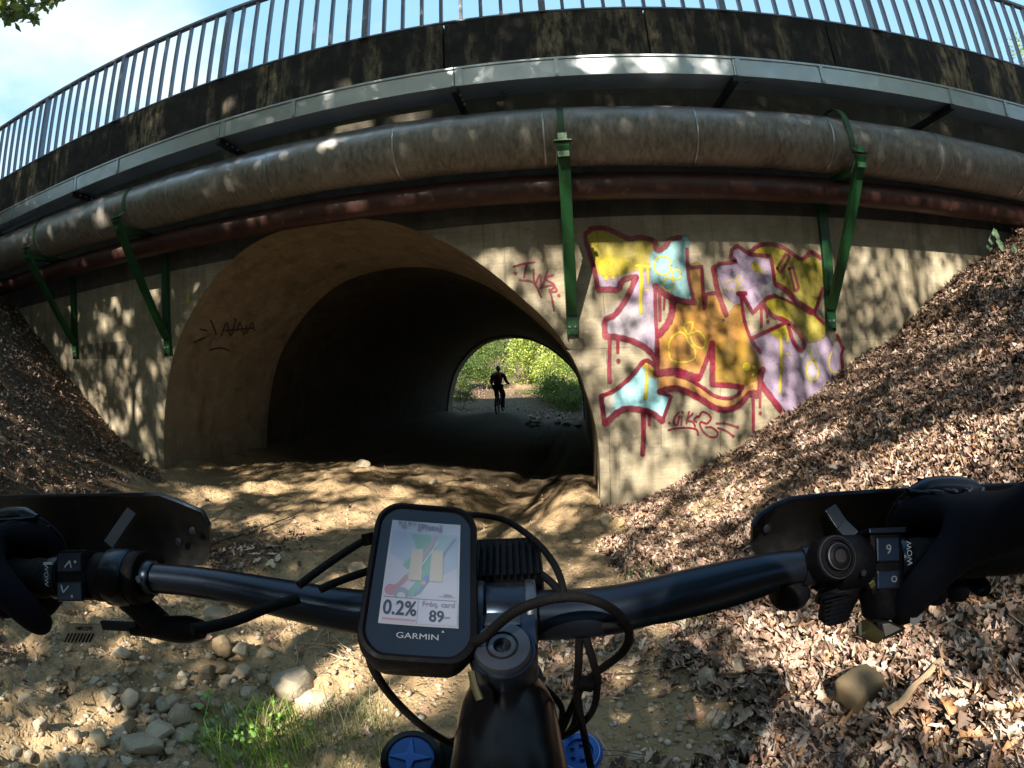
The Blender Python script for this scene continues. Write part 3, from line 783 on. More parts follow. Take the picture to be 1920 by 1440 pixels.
# ------------------------------------------------------------------ ground: one sheet out to the horizon
def sstep(a, b, x):
    t = np.clip((x - a) / (b - a), 0, 1); return t * t * (3 - 2 * t)
def soft(x, k=0.25):
    return np.where(x / k > 30, x, k * np.log1p(np.exp(np.clip(x / k, -40, 30))))
def feet(y):
    xr = np.interp(y, [-30, 0, 2, 3.2, 4.4, 18.8, 22, 60], [0.6, 0.5, 0.42, 0.45, 0.40, 0.75, 1.2, 2.0])
    xl = np.interp(y, [-30, 0, 1.5, 3, 4.5, 18.8, 24, 60], [-2.6, -2.6, -3.0, -3.9, -5.0, -4.6, -5.5, -9])
    return xr, xl
def ground_z(x, y, detail=True):
    x = np.asarray(x, float); y = np.asarray(y, float)
    f = np.interp(y, [-60, -3, 0, 0.8, 3, 4.5, 18.8, 22, 30, 60, 120], [-0.6, -1.1, -1.24, -1.31, -1.50, -1.60, -2.80, -2.95, -2.6, -0.6, 3.0])
    xr, xl = feet(y)
    tilt = np.interp(y, [0, 3, 4.5, 19, 23], [0.0, -0.05, -0.075, -0.10, -0.02])
    z = f + tilt * (np.clip(x, xl, xr) + 2.2) * sstep(0, 3, y) 
    wob = 0.25 * fbm(x * 0.5, y * 0.5, 3, 5)
    z = z + np.where(np.abs(x - 0) < 60, 0.57, 0.3) * soft(x - xr + wob * 0.6, 0.14) * np.where(y > 20, 0.7, 1)
    z = z + 0.80 * soft(xl - x + wob, 0.35) * np.where(y > 20, 0.5, 1)
    z = np.minimum(z, 3.3 + 0.02 * np.abs(x) + 0.3 * fbm(x * .1, y * .1, 2, 2))          # banks level out at road height
    # sand bar at the left of the tunnel mouth, wheel-worn channel to its right
    z = z + 0.17 * np.exp(-((x + 3.1) / 1.3) ** 2 - ((y - 5.4) / 1.1) ** 2)
    z = z + 0.42 * np.exp(-((x + 2.55) / 1.0) ** 2) * sstep(14, 18, y) * (1 - sstep(21, 26, y)) * .62
    z = z - 0.0 * sstep(6.0, 7.2, y) * (1 - sstep(12, 17, y))
    z = z - 0.22 * np.exp(-((x + 0.95 - 0.12 * (y - 4)) / 0.42) ** 2) * sstep(2.2, 3.6, y) * (1 - sstep(10, 14, y))
    z = z + 0.26 * np.exp(-((x - 0.12) / 0.34) ** 2 - ((y - 5.1) / 1.3) ** 2)
    # stony dip at the lower left
    z = z - 0.10 * np.exp(-((x + 1.15) / 0.45) ** 2 - ((y - 1.15) / 0.5) ** 2)
    z = z + 0.10 * np.exp(-((x + 2.1) / 0.5) ** 2 - ((y - 1.4) / 0.6) ** 2)
    if detail:
        near = 1 - sstep(8, 14, np.hypot(x + 1, y - 2))
        left = 1 - sstep(-0.9, -0.5, x)
        z = z + 0.075 * fbm(x * 1.6, y * 1.6, 4, 31)
        tk = x + 1.0 - 0.10 * (y - 4)          # tyre-worn line into the tunnel
        z = z - near * 0.05 * (np.exp(-((tk + .05) / .07) ** 2) + .6 * np.exp(-((tk - .28) / .06) ** 2)) * sstep(2.4, 3.2, y)
        rough = left * (1 - sstep(2.2, 2.9, y)) + .22 * sstep(.2, .8, fbm(x * .9, y * .9, 2, 77) + .3)
        z = z + near * (0.022 + 0.04 * rough) * fbm(x * 6.5, y * 6.5, 4, 41, 0.55)
        z = z + near * 0.06 * fbm(x * 2.6, y * 2.6, 3, 43) * sstep(2, 3, y)
        lump = np.abs(fbm(x * 11, y * 11, 4, 51, 0.6))
        z = z - near * (0.012 + 0.10 * rough) * lump
    return z
def axis(lo, hi, fine_lo, fine_hi, step, g=1.12):
    a = list(np.arange(fine_lo, fine_hi, step))
    s = step
    while a[-1] < hi: s *= g; a.append(a[-1] + s)
    s = step
    while a[0] > lo: s *= g; a.insert(0, a[0] - s)
    return np.array(a)
gx = axis(-130, 130, -5.6, 4.6, 0.027); gy = axis(-90, 170, 0.2, 6.4, 0.027)
GX, GY = np.meshgrid(gx, gy)
GZ = ground_z(GX, GY)
nx, ny = len(gx), len(gy)
gv = np.c_[GX.ravel(), GY.ravel(), GZ.ravel()]
idx = np.arange(nx * ny).reshape(ny, nx)
gf = np.c_[idx[:-1, :-1].ravel(), idx[:-1, 1:].ravel(), idx[1:, 1:].ravel(), idx[1:, :-1].ravel()]
def leaf_amount(x, y):
    """0..1 how much fallen leaf covers the ground"""
    xr, xl = feet(y)
    n = fbm(x * 2.2, y * 2.2, 4, 71)
    bare = 1 - .75 * sstep(.16, .34, fbm(x * .8 + 40, y * .8, 3, 83)) * (1 - sstep(2.6, 3.6, x))
    xq = np.interp(y, [0, 1.6, 2.4, 3.2], [0.20, 0.22, .36, .45])
    right = bare * sstep(-0.16, 0.34, x - np.where(y < 3.2, xq, xr) + 0.7 * n)
    leftb = 0.52 * sstep(0.1, 0.7, xl - x + 1.3 * n + 0.35) 
    scatter = (0.06 + 0.16 * sstep(-.5, -.1, x) * (1 - sstep(2.6, 3.2, y))) * sstep(-0.1, 0.3, n + 0.02)
    edge = 0.5 * np.exp(-((x + 2.75) / 0.6) ** 2 - ((y - 2.9) / 0.7) ** 2)
    a = np.maximum(np.maximum(right, leftb), np.maximum(scatter, edge))
    far = np.clip(.25 + 1.2 * fbm(x * .9, y * .9, 3, 61) + .5 * sstep(1.0, 2.2, np.abs(x + 2.8)), 0, .9) * (y > 18.8)
    return np.maximum(a * np.where((y > 4.55) & (y < 18.8), 0.06, 1.0), far)
la = leaf_amount(gv[:, 0], gv[:, 1])
damp_shade = sstep(5.6, 7.2, gv[:, 1] + 0.5 * fbm(gv[:, 0] * 1.2, gv[:, 1] * 1.2, 3, 19)) * (1 - sstep(26, 31, gv[:, 1]) * np.exp(-((gv[:, 0] + 3.0) / 1.3) ** 2))  # damp soil, darkened further for the shade in and past the tunnel
me = fast_mesh('ground', gv, gf, np.c_[la, damp_shade, la * 0, np.ones_like(la)])
me.polygons.foreach_set('use_smooth', [True] * len(me.polygons))
SOIL = Mat('sandy_soil', 0.92, 0.0, 0.2)
_p = SOIL.pos(); _ks = SOIL.sep(SOIL.attr('col').outputs['Color']); _k = _ks[0]
n1 = SOIL.noise(1.3, 6, 0.6, _p, dist=0.3); n2 = SOIL.noise(9, 6, 0.65, _p); n3 = SOIL.noise(70, 4, 0.6, _p)
c = SOIL.mix(SOIL.ramp(n1, [(0.32, 0), (0.68, 1)]), (0.26, 0.18, 0.10), (0.44, 0.325, 0.20))
c = SOIL.mix(SOIL.ramp(n2, [(0.5, 0), (0.75, 0.75)]), c, (0.20, 0.15, 0.095))
peb = SOIL.voro(48, vec=_p)
pm = SOIL.ramp(SOIL.noise(24, 3, .5, _p), [(0.52, 0), (0.64, 1)])
c = SOIL.mix(SOIL.math('MULTIPLY', pm, SOIL.ramp(peb.outputs['Distance'], [(0.22, 0.7), (0.42, 0.0)])), c, SOIL.mix(SOIL.sep(peb.outputs['Color'])[0], (0.20, 0.17, 0.14), (0.47, 0.42, 0.35)))
c = SOIL.mix(SOIL.math('MULTIPLY', n3, 0.5), c, (0.17, 0.125, 0.08))
humus = SOIL.mix(n2, (0.05, 0.034, 0.022), (0.12, 0.082, 0.054))
kk = SOIL.ramp(SOIL.math('ADD', _k, SOIL.math('MULTIPLY', SOIL.math('SUBTRACT', n2, 0.5), 0.8)), [(0.12, 0), (0.45, 1)])
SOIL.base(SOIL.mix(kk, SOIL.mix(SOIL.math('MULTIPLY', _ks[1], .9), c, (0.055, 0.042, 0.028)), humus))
SOIL.bump(SOIL.math('ADD', SOIL.math('ADD', n2, SOIL.math('MULTIPLY', n3, 0.35)), SOIL.math('MULTIPLY', pm, SOIL.math('MULTIPLY', peb.outputs['Distance'], -0.8))), 0.025, 0.9)
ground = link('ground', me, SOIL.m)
ground['kind'] = 'structure'
GB = BVHTree.FromPolygons([Vector(v) for v in gv[(np.abs(gv[:, 0]) < 400)]], [tuple(f) for f in gf.tolist()]) if False else None
def gz(x, y): return float(ground_z(np.array([x]), np.array([y]))[0])
def on_ground(px, py):
    """point of the ground seen at a photo pixel (marching the ray)"""
    d = rays((px, py))[0]
    t = np.linspace(0.5, 30, 3000); P = t[:, None] * d
    below = P[:, 2] < ground_z(P[:, 0], P[:, 1])
    k = int(np.argmax(below)); 
    a, b = t[max(k - 1, 0)], t[k]
    for _ in range(20):
        m_ = (a + b) / 2; q = d * m_
        if q[2] < gz(q[0], q[1]): b = m_
        else: a = m_
    return d * b, b
def gnormal(x, y):
    e = 0.03
    nx_ = (ground_z(x - e, y) - ground_z(x + e, y)) / (2 * e); ny_ = (ground_z(x, y - e) - ground_z(x, y + e)) / (2 * e)
    n = np.stack([nx_, ny_, np.ones_like(nx_)], -1)
    return n / np.linalg.norm(n, axis=-1, keepdims=True)

# ------------------------------------------------------------------ fallen oak leaves
LEAF = Mat('dry_leaf', 0.62, 0.0, 0.35)
_a = LEAF.attr('col'); _p = LEAF.pos()
_n = LEAF.noise(90, 4, 0.6, _p)
LEAF.base(LEAF.mix(LEAF.ramp(_n, [(0.4, 0), (0.75, 0.55)]), _a.outputs['Color'], LEAF.mix(0.6, _a.outputs['Color'], (0.03, 0.015, 0.01))))
LEAF.bump(_n, 0.003, 0.6)
LEAF = LEAF.m
def leaf_template(lobes, rg):
    """lobed blade: rows of (left, spine, right); returns (n,3) in unit length, faces"""
    m_ = 2 * lobes + 3
    V = []
    for i in range(m_):
        t = i / (m_ - 1)
        env = math.sin(math.pi * min(1, t ** 0.8)) ** 0.7 * (0.75 + 0.35 * t)
        w = 0.31 * env * (1.0 if i % 2 else 0.58)
        if i == 0: w = 0.012
        if i == m_ - 1: w = 0.03
        for s, ww in ((-1, w * rg.uniform(.85, 1.15)), (0, 0), (1, w * rg.uniform(.85, 1.15))):
            V.append((t + (0.05 if (i % 2 and s) else 0), s * ww, 0))
    F = []
    for i in range(m_ - 1):
        a = 3 * i
        F += [(a, a + 1, a + 4, a + 3), (a + 1, a + 2, a + 5, a + 4)]
    return np.array(V), np.array(F)
def curl(V, lift, bend, twist):
    """vectorised curl of unit leaf: V (n,3); lift, bend, twist arrays (m,) -> (m,n,3)"""
    x, y = V[None, :, 0] - 0.5, V[None, :, 1]
    z = lift[:, None] * (y ** 2) * 5.0 + bend[:, None] * (x ** 2 - 0.08) + twist[:, None] * x * y * 3
    k = 1 - 0.5 * np.abs(lift[:, None]) * np.abs(y) * 2
    return np.stack([np.broadcast_to(x, z.shape), y * k, z], -1)
LEAFCOL = np.array([(0.32, 0.215, 0.165), (0.41, 0.29, 0.235), (0.25, 0.16, 0.12), (0.115, 0.075, 0.055), (0.46, 0.345, 0.28), (0.07, 0.047, 0.037), (0.55, 0.44, 0.365), (0.30, 0.165, 0.085), (0.25, 0.205, 0.175)])
LEAFP = np.array([.19, .17, .16, .13, .11, .1, .05, .04, .05])
def scatter(n, x0, x1, y0, y1, dens=None):
    out = []
    x = rng.uniform(x0, x1, n); y = rng.uniform(y0, y1, n)
    keep = rng.random(n) < leaf_amount(x, y)
    return x[keep], y[keep]
LX, LY = [], []
for n, b in ((52000, (-0.3, 3.2, 0.35, 4.48)), (13000, (3.2, 5.6, 1.0, 4.48)), (14000, (-8.5, -2.2, 0.3, 4.48)), (9000, (-2.4, 0.3, 0.6, 6.5)), (5000, (-9, 9, -4, 0.4)), (9000, (-7, 5, 18.9, 34))):
    x, y = scatter(n, *b); LX.append(x); LY.append(y)
LX = np.concatenate(LX); LY = np.concatenate(LY); N = len(LX)
SZ = np.where(rng.random(N) < .45, rng.uniform(0.026, 0.050, N), rng.uniform(0.045, 0.085, N)) * np.where(LY > 12, 1.6, 1)
LNm = gnormal(LX, LY)
YAW = rng.uniform(0, 2 * math.pi, N)
AMT = leaf_amount(LX, LY)
TILT = rng.normal(0, 0.31, (N, 2)) * (0.45 + 0.65 * AMT[:, None])
LZ = ground_z(LX, LY) + 0.008 + rng.random(N) ** 1.5 * 0.03 * AMT
LC = LEAFCOL[rng.choice(len(LEAFCOL), N, p=LEAFP / LEAFP.sum())] * rng.uniform(0.8, 1.2, (N, 1)) * rng.uniform(0.95, 1.05, (N, 3))
onleft = LX < -2
LC[onleft] *= 0.95
LIFT, BEND, TW = rng.normal(0.55, 0.75, N), rng.normal(0.1, 1.0, N), rng.normal(0, 0.5, N)
nrm = LNm + np.c_[TILT, np.zeros(N)]; nrm /= np.linalg.norm(nrm, axis=1, keepdims=True)
ux = np.c_[np.cos(YAW), np.sin(YAW), np.zeros(N)]; ux -= nrm * np.sum(ux * nrm, 1, keepdims=True); ux /= np.linalg.norm(ux, axis=1, keepdims=True)
uy = np.cross(nrm, ux)
CEN = np.c_[LX, LY, LZ]
# the leaves that show largest become pieces of their own
pp = project(CEN); dist = np.linalg.norm(CEN, axis=1)
vis = (pp[:, 0] > 15) & (pp[:, 0] < 1905) & (pp[:, 1] > 0) & (pp[:, 1] < 1425) & (LY < 4.4)
bikey = np.interp(pp[:, 0], [0, 240, 400, 680, 700, 890, 1000, 1300, 1500, 1640, 1700, 1900], [1240, 1230, 1190, 1210, 1290, 1290, 1220, 1160, 1130, 1210, 1210, 1160])
vis &= (pp[:, 1] > bikey) & ((pp[:, 0] < 700) | (pp[:, 0] > 1130))
score = np.where(vis, SZ / dist * (1 + 0.4 * (nrm[:, 2] > .9)), 0)
big = np.argsort(-score)[:290]
rest = np.ones(N, bool); rest[big] = False
VV, FF, CC = [], [], []
base = 0
for t in range(5):
    T, F = leaf_template(2 if t < 3 else 3, random.Random(t + 3))
    sel = np.where(rest & (np.arange(N) % 5 == t))[0]
    if not len(sel): continue
    loc = curl(T, LIFT[sel], BEND[sel], TW[sel]) * SZ[sel][:, None, None]
    Wd = CEN[sel][:, None, :] + loc[..., :1] * ux[sel][:, None, :] + loc[..., 1:2] * uy[sel][:, None, :] + loc[..., 2:] * nrm[sel][:, None, :]
    k = len(T)
    VV.append(Wd.reshape(-1, 3)); CC.append(np.repeat(LC[sel], k, 0))
    FF.append((F[None] + (base + np.arange(len(sel)) * k)[:, None, None]).reshape(-1, 4))
    base += len(sel) * k
CCa = np.concatenate(CC)
me = fast_mesh('leaf_litter', np.concatenate(VV), np.concatenate(FF), np.c_[CCa, np.ones(len(CCa))])
me.polygons.foreach_set('use_smooth', [True] * len(me.polygons))
litter = link('leaf_litter', me, LEAF, ground); litter['kind'] = 'stuff'
print('leaves', N)
# broken bits of leaf and short twigs among the litter
fx, fy = rng.uniform(-.2, 3.4, 26000), rng.uniform(.35, 4.45, 26000)
lx2, ly2 = rng.uniform(-7, -2.2, 9000), rng.uniform(.3, 4.45, 9000)
fx, fy = np.r_[fx, lx2], np.r_[fy, ly2]
kp = rng.random(len(fx)) < np.clip(leaf_amount(fx, fy) * 1.2 + .10, 0, 1); fx, fy = fx[kp], fy[kp]; nf = len(fx)
cc = np.c_[fx, fy, ground_z(fx, fy) + .012 + .02 * rng.random(nf) * leaf_amount(fx, fy)]
a1 = rng.normal(0, 1, (nf, 3)) * [1, 1, .5]; a1 /= np.linalg.norm(a1, axis=1, keepdims=True); b1 = np.cross(a1, rng.normal(0, .4, (nf, 3)) + [0, 0, 1]); b1 /= np.linalg.norm(b1, axis=1, keepdims=True)
sz = rng.uniform(.006, .014, (nf, 1))
VF = np.stack([cc - a1 * sz, cc + b1 * sz * rng.uniform(.3, .9, (nf, 1)), cc + a1 * sz * rng.uniform(.5, 1.2, (nf, 1)), cc - b1 * sz * rng.uniform(.3, .9, (nf, 1))], 1)
cf = LEAFCOL[rng.choice(len(LEAFCOL), nf, p=LEAFP / LEAFP.sum())] * rng.uniform(.7, 1.25, (nf, 1))
o = link('leaf_fragments', fast_mesh('leaf_fragments', VF.reshape(-1, 3), np.arange(4 * nf).reshape(nf, 4), np.repeat(np.c_[cf, np.ones(nf)], 4, 0)), LEAF, ground); o['kind'] = 'stuff'
tw = MB()
for k in range(420):
    x, y = (random.uniform(.0, 3.0), random.uniform(.5, 4.3)) if k % 4 else (random.uniform(-5, -2), random.uniform(.5, 4.3))
    a = random.uniform(0, 6.28); l_ = random.uniform(.03, .14); p0 = np.array([x, y, 0]); p1 = p0 + [math.cos(a) * l_, math.sin(a) * l_, 0]; pm = (p0 + p1) / 2 + rng.normal(0, .01, 3)
    P_ = np.array([p0, pm, p1]); P_[:, 2] = ground_z(P_[:, 0], P_[:, 1]) + .03 + rng.uniform(0, .015, 3)
    tw.tube(P_, [.0022, .002, .0012], 5, False)
TWIG = plain('twig', (.13, .095, .07), .85, 0, .6, 0, 5)
o = tw.build('twigs', TWIG, ground); o['kind'] = 'stuff'
# single leaves share a set of curled blades
blades = []
for k in range(18):
    T, F = leaf_template(3, random.Random(k + 40))
    loc = curl(T, np.array([random.gauss(.5, .6)]), np.array([random.gauss(.1, .8)]), np.array([random.gauss(0, .3)]))[0]
    col = LEAFCOL[k % len(LEAFCOL)] * random.uniform(.9, 1.25)
    me = fast_mesh('dead_leaf', loc, F, np.tile(np.r_[col, 1], (len(T), 1)))
    me.polygons.foreach_set('use_smooth', [True] * len(me.polygons)); me.materials.append(LEAF)
    blades.append(me)
def put_leaf(c, ax, ay, az, s, me):
    o = bpy.data.objects.new('dead_leaf', me); COL.objects.link(o); o.parent = ground
    m_ = Matrix.Identity(4)
    for i in range(3): m_[i][0], m_[i][1], m_[i][2], m_[i][3] = ax[i] * s, ay[i] * s, az[i] * s, c[i]
    o.matrix_basis = m_
    return o
for i in big: put_leaf(CEN[i] + np.array([0, 0, 0.006]), ux[i], uy[i], nrm[i], SZ[i] * 1.1, random.choice(blades))
# a few leaves that stand out in the picture
def flat_leaf(px, py, s, colr, yaw, name='dead_leaf', label=None):
    c, d = on_ground(px, py); nn = gnormal(np.array([c[0]]), np.array([c[1]]))[0]
    a = np.array([math.cos(yaw), math.sin(yaw), 0]); a -= nn * (a @ nn); a /= np.linalg.norm(a)
    T, F = leaf_template(3, random.Random(int(px)))
    loc = curl(T, np.array([.25]), np.array([.3]), np.array([.1]))[0]
    me = fast_mesh(name, loc, F, np.tile(np.r_[colr, 1], (len(T), 1))); me.materials.append(LEAF)
    me.polygons.foreach_set('use_smooth', [True] * len(me.polygons))
    o = put_leaf(c + nn * 0.025, a, np.cross(nn, a), nn, s, me)
    if label: o['label'] = label
flat_leaf(1340, 1196, .125, (0.55, .38, .25), 0.6, label='pale tan lobed oak leaf below the handlebar')
flat_leaf(1300, 1352, .09, (0.40, .22, .14), 0.1); flat_leaf(1448, 845, .2, (0.55, .40, .29), 1.0, label='large pale leaf lying by the wall')
flat_leaf(1500, 1172, .11, (0.62, .48, .33), 0.2); flat_leaf(1165, 985, .12, (.36, .25, .12), 1.2); flat_leaf(1670, 1240, .1, (.5, .33, .24), 2.)
for k in range(9): flat_leaf(478 + 22 * (k % 3) + random.uniform(-12, 12), 1032 + 14 * (k // 3) + random.uniform(-6, 6), .10, (0.62, .52, .36), random.uniform(0, 6))

# ------------------------------------------------------------------ stones
STONE = Mat('river_stone', 0.8, 0.0, 0.3)
_r = STONE.rand(); _p = STONE.pos()
n1 = STONE.noise(9, 5, .6, _p); n2 = STONE.noise(60, 4, .6, _p)
c = STONE.ramp(_r, [(0.0, (0.33, 0.27, 0.19)), (0.25, (0.24, 0.205, 0.165)), (0.5, (0.42, 0.36, 0.28)), (0.75, (0.29, 0.245, 0.19)), (1.0, (0.37, 0.29, 0.20))])
c = STONE.mix(STONE.ramp(n1, [(.45, 0), (.7, .6)]), c, (0.16, 0.13, 0.09))
STONE.base(STONE.mix(STONE.ramp(n2, [(.5, 0), (.8, .6)]), c, (0.45, 0.41, 0.34)))
STONE.bump(STONE.math('ADD', n1, STONE.math('MULTIPLY', n2, .4)), 0.012, .8)
BROWN = plain('brown_stone', (0.17, 0.125, 0.075), 0.8, 0, .4, .006, 25)
def rock_mesh(seed, angular=0.5, sub=3):
    r_ = random.Random(seed)
    bm = bmesh.new(); bmesh.ops.create_icosphere(bm, subdivisions=sub, radius=1.0)
    cuts = [(Vector((r_.gauss(0, 1), r_.gauss(0, 1), r_.gauss(0, 1))).normalized(), r_.uniform(0.55, 0.85)) for _ in range(int(5 + 9 * angular))]
    for v in bm.verts:
        p = v.co.copy()
        for n_, d_ in cuts:
            t = p.dot(n_) - d_
            if t > 0: p -= n_ * t * (0.55 + 0.4 * angular)
        k = 1 + 0.05 * math.sin(p.x * 5 + seed) * math.cos(p.y * 4.3) + 0.03 * math.sin(p.z * 9 + p.x * 7)
        v.co = p * k
    me = bpy.data.meshes.new('stone'); bm.to_mesh(me); bm.free(); smooth_mesh(me, 28)
    return me
ROCKS = [rock_mesh(k, .75 + .06 * (k % 6)) for k in range(16)]
def stone(px, py, wpx, hpx, label, group=None, mat=None, sink=0.3, mesh=None, yaw=None):
    c, d = on_ground(px, py + hpx * 0.25)
    s = wpx / 2 * d / 990.0
    src = mesh or random.choice(ROCKS)
    me = src.copy() if mat else src
    o = bpy.data.objects.new('stone', me); COL.objects.link(o)
    if not len(me.materials): me.materials.append(mat or STONE.m)
    elif mat: me.materials[0] = mat
    sz = s * min(1.0, max(.6, hpx / wpx))
    o.location = (c[0], c[1], c[2] + sz * (1 - 2 * sink) * .6)
    o.rotation_euler = (random.uniform(-.3, .3), random.uniform(-.3, .3), random.uniform(0, 6) if yaw is None else yaw)
    o.scale = (s, s * random.uniform(.8, 1.0), sz * random.uniform(.75, .95))
    return tag(o, label, 'stone', group)
def ls(txt, x0=0, y0=1120, k=3.0): return [tuple(float(v) / k if i > 1 else float(v) / k + (x0, y0)[i] for i, v in enumerate(e.split(','))) for e in txt.split()]
PILE = [(1210, 95, 190, 100, 'buff stone just below the dropper cable at the left'), (1250, 255, 140, 140, 'pale squarish stone under the handlebar, left of a dark flat one'), (1365, 285, 120, 90, 'grey brown stone leaning on its pale neighbour under the bar'),
        (1165, 415, 130, 100, 'dark olive stone near the top of the stone pile'), (1235, 385, 110, 60, 'flat dark slate stone behind the olive one'), (1375, 405, 120, 120, 'round orange tan cobble at the top of the pile'),
        (1275, 465, 130, 110, 'light grey angular stone left of the round tan cobble'), (1650, 430, 250, 190, 'largest pale boulder, cracked, half in the sunlit sand'), (1760, 545, 230, 160, 'sunlit buff slab buried below the cracked boulder'),
        (1510, 590, 240, 180, 'big dark brown boulder at the right of the pile'), (1495, 680, 110, 100, 'pale domed stone in front of the dark brown boulder'), (1300, 625, 140, 110, 'grey knobbly stone at the middle of the pile'),
        (735, 555, 120, 100, 'tan wedge shaped stone at the upper left of the pile'), (730, 715, 105, 75, 'small dark olive egg shaped stone'), (890, 735, 170, 130, 'large smooth grey cobble in the front of the pile'),
        (1040, 765, 150, 125, 'buff angular stone right of the smooth grey cobble'), (1015, 645, 140, 110, 'blocky light grey stone behind the smooth cobble'), (565, 780, 130, 100, 'pinkish pointed stone at the left of the pile'),
        (775, 800, 250, 130, 'broad flat grey slab stone at the front of the pile'), (840, 570, 110, 90, 'dark blue grey stone right of the tan wedge'), (1150, 590, 100, 90, 'rosy grey stone right of the blocky one'),
        (1340, 700, 130, 90, 'light stone by the green grass tuft'), (920, 590, 110, 80, 'small grey stone behind the blocky one'), (440, 925, 110, 90, 'bluish grey stone at the bottom edge'),
        (840, 900, 130, 90, 'greenish grey stone at the bottom of the pile'), (1390, 520, 100, 60, 'flat grey stone below the round cobble'), (1480, 440, 70, 80, 'narrow upright grey stone right of the round cobble'), (690, 300, 120, 90, 'sandy lump of earth above the pile'),
        (1160, 760, 90, 70, 'small buff stone left of the grass tuft'), (1080, 850, 60, 50, 'small orange pebble in front of the pile'), (960, 850, 80, 60, 'little grey stone beside the flat slab'), (745, 650, 90, 70, 'small pale stone above the olive egg shaped one')]
for k, (x, y, w_, h_, lb) in enumerate(PILE):
    dark = any(s in lb for s in ('dark', 'olive'))
    stone(x / 3, 1120 + y / 3, w_ / 3 * 1.08, h_ / 3 * 1.08, lb, 'stones of the pile at the lower left', BROWN if dark else None, mesh=rock_mesh(60 + k, .6) if w_ > 200 else ROCKS[k % len(ROCKS)], sink=.46 if w_ > 200 else .3)
for k in range(84):
    x, y = random.gauss(330, 95), random.gauss(1330, 62)
    if k > 62: x, y = random.uniform(20, 330), random.uniform(1300, 1435)
    if not (10 < x < 540 and 1200 < y < 1435): continue
    w_ = random.uniform(16, 34)
    stone(x, y, w_, w_ * random.uniform(.6, .9), 'small grey stone filling the pile at the lower left', 'stones filling the lower left pile', mesh=ROCKS[k % len(ROCKS)], sink=.45)
for x, y, w_, h_, lb in [(1602, 1306, 78, 90, 'smooth brown block shaped stone among the leaves at the lower right'), ]:
    bm_ = rock_mesh(77, 0)
    for v in bm_.vertices:
        p = v.co.normalized(); k_ = (abs(p.x) ** 9 + abs(p.y) ** 9 + abs(p.z) ** 9) ** (-1 / 9)
        v.co = p * k_ * (1 + .05 * math.sin(p.x * 3 + 1) * math.cos(p.y * 4 + p.z * 2)) * .88
    o = stone(x, y, w_, h_, lb, None, BROWN, 0.12, bm_, 0.25)
    o.scale = (o.scale[0], o.scale[1] * .95, o.scale[2] * 1.2); o.location.z += .045
for x, y, w_, h_, lb in [(1382, 1245, 42, 40, 'blue grey angular stone beside the long buff one'), (1323, 1262, 46, 46, 'long buff stone lying in the leaves'), (1415, 1238, 30, 34, 'flat grey stone with a sprig growing over it'),
                         (1372, 1164, 26, 30, 'small pale stone above the lobed oak leaf'), (1480, 1168, 30, 18, 'flat cream stone on the leaf bank'), (1340, 1345, 46, 32, 'cracked tan stone at the edge of the leaves'),
                         (1192, 1415, 32, 24, 'pale peach stone at the bottom edge of the path'), (1278, 1355, 20, 14, 'small white stone at the right of the path'), (1272, 1328, 20, 12, 'oval cream pebble on the path edge'), (1125, 1224, 18, 12, 'flat grey pebble in the rounded shadow'),
                         (1370, 1385, 24, 22, 'round lilac grey pebble by the dark twigs'), (1250, 1205, 18, 12, 'bluish pebble beneath the handlebar'), (1405, 1390, 18, 22, 'grey pebble with a dark band by the twigs'),
                         (670, 1064, 50, 52, 'smooth pinkish stone behind the left edge of the bike computer'), (680, 868, 40, 26, 'low stone on the sunlit sand bar at the tunnel mouth'), (812, 902, 22, 18, 'tan stone at the dark tunnel threshold'), (918, 1000, 16, 10, 'oval buff pebble right of the bike computer'),
                         (1690, 1425, 44, 36, 'grey stone at the bottom right edge'), (1625, 1430, 44, 24, 'mottled grey stone at the bottom edge among the leaves'), (1080, 1012, 26, 18, 'brown stone at the foot of the wall corner'), (1135, 970, 34, 30, 'ochre wedge of stone at the wall corner')]:
    stone(x, y, w_, h_, lb)
for k in range(16):
    stone(random.uniform(985, 1086), random.uniform(778, 800), random.uniform(10, 22), random.uniform(7, 13), 'grey rock in the stream bed at the far end of the tunnel', 'rocks at the tunnel exit', mesh=ROCKS[k])
# loose gravel: one mass
gp = []
for k in range(5200):
    x, y = (random.uniform(-2.4, 0.9), random.uniform(0.5, 4.4)) if k < 1500 else ((random.uniform(-2.6, -.5), random.uniform(.5, 2.0)) if k < 3600 else (random.uniform(-.3, .9), random.uniform(.5, 2.4)))
    if k > 4900: x, y = random.uniform(-4, .2), random.uniform(4.4, 7)
    gp.append((x, y))
ico = rock_mesh(5, .5, 1); iv = np.array([v.co[:] for v in ico.vertices]); iff = np.array([p.vertices[:] for p in ico.polygons])
gp = np.array(gp); M_ = len(gp); s = 0.004 + 0.016 * rng.random(M_) ** 3
rot = rng.uniform(0, 6.28, M_); cz, sz_ = np.cos(rot), np.sin(rot)
Vr = np.stack([iv[None, :, 0] * cz[:, None] - iv[None, :, 1] * sz_[:, None], iv[None, :, 0] * sz_[:, None] + iv[None, :, 1] * cz[:, None], np.broadcast_to(iv[None, :, 2] * .7, (M_, len(iv)))], -1) * s[:, None, None] * rng.uniform(.7, 1.3, (M_, 1, 3))
Vr += np.c_[gp, ground_z(gp[:, 0], gp[:, 1]) + s * .35][:, None, :]
gc = np.array([(0.36, .3, .22), (.25, .21, .17), (.45, .4, .33), (.3, .24, .17), (.40, .28, .18)])[rng.integers(0, 5, M_)] * rng.uniform(.75, 1.2, (M_, 1))
GRAV = Mat('gravel', .85); GRAV.base(GRAV.attr('col').outputs['Color'])
me = fast_mesh('gravel', Vr.reshape(-1, 3), (iff[None] + (np.arange(M_) * len(iv))[:, None, None]).reshape(-1, 3), np.c_[np.repeat(gc, len(iv), 0), np.ones(M_ * len(iv))])
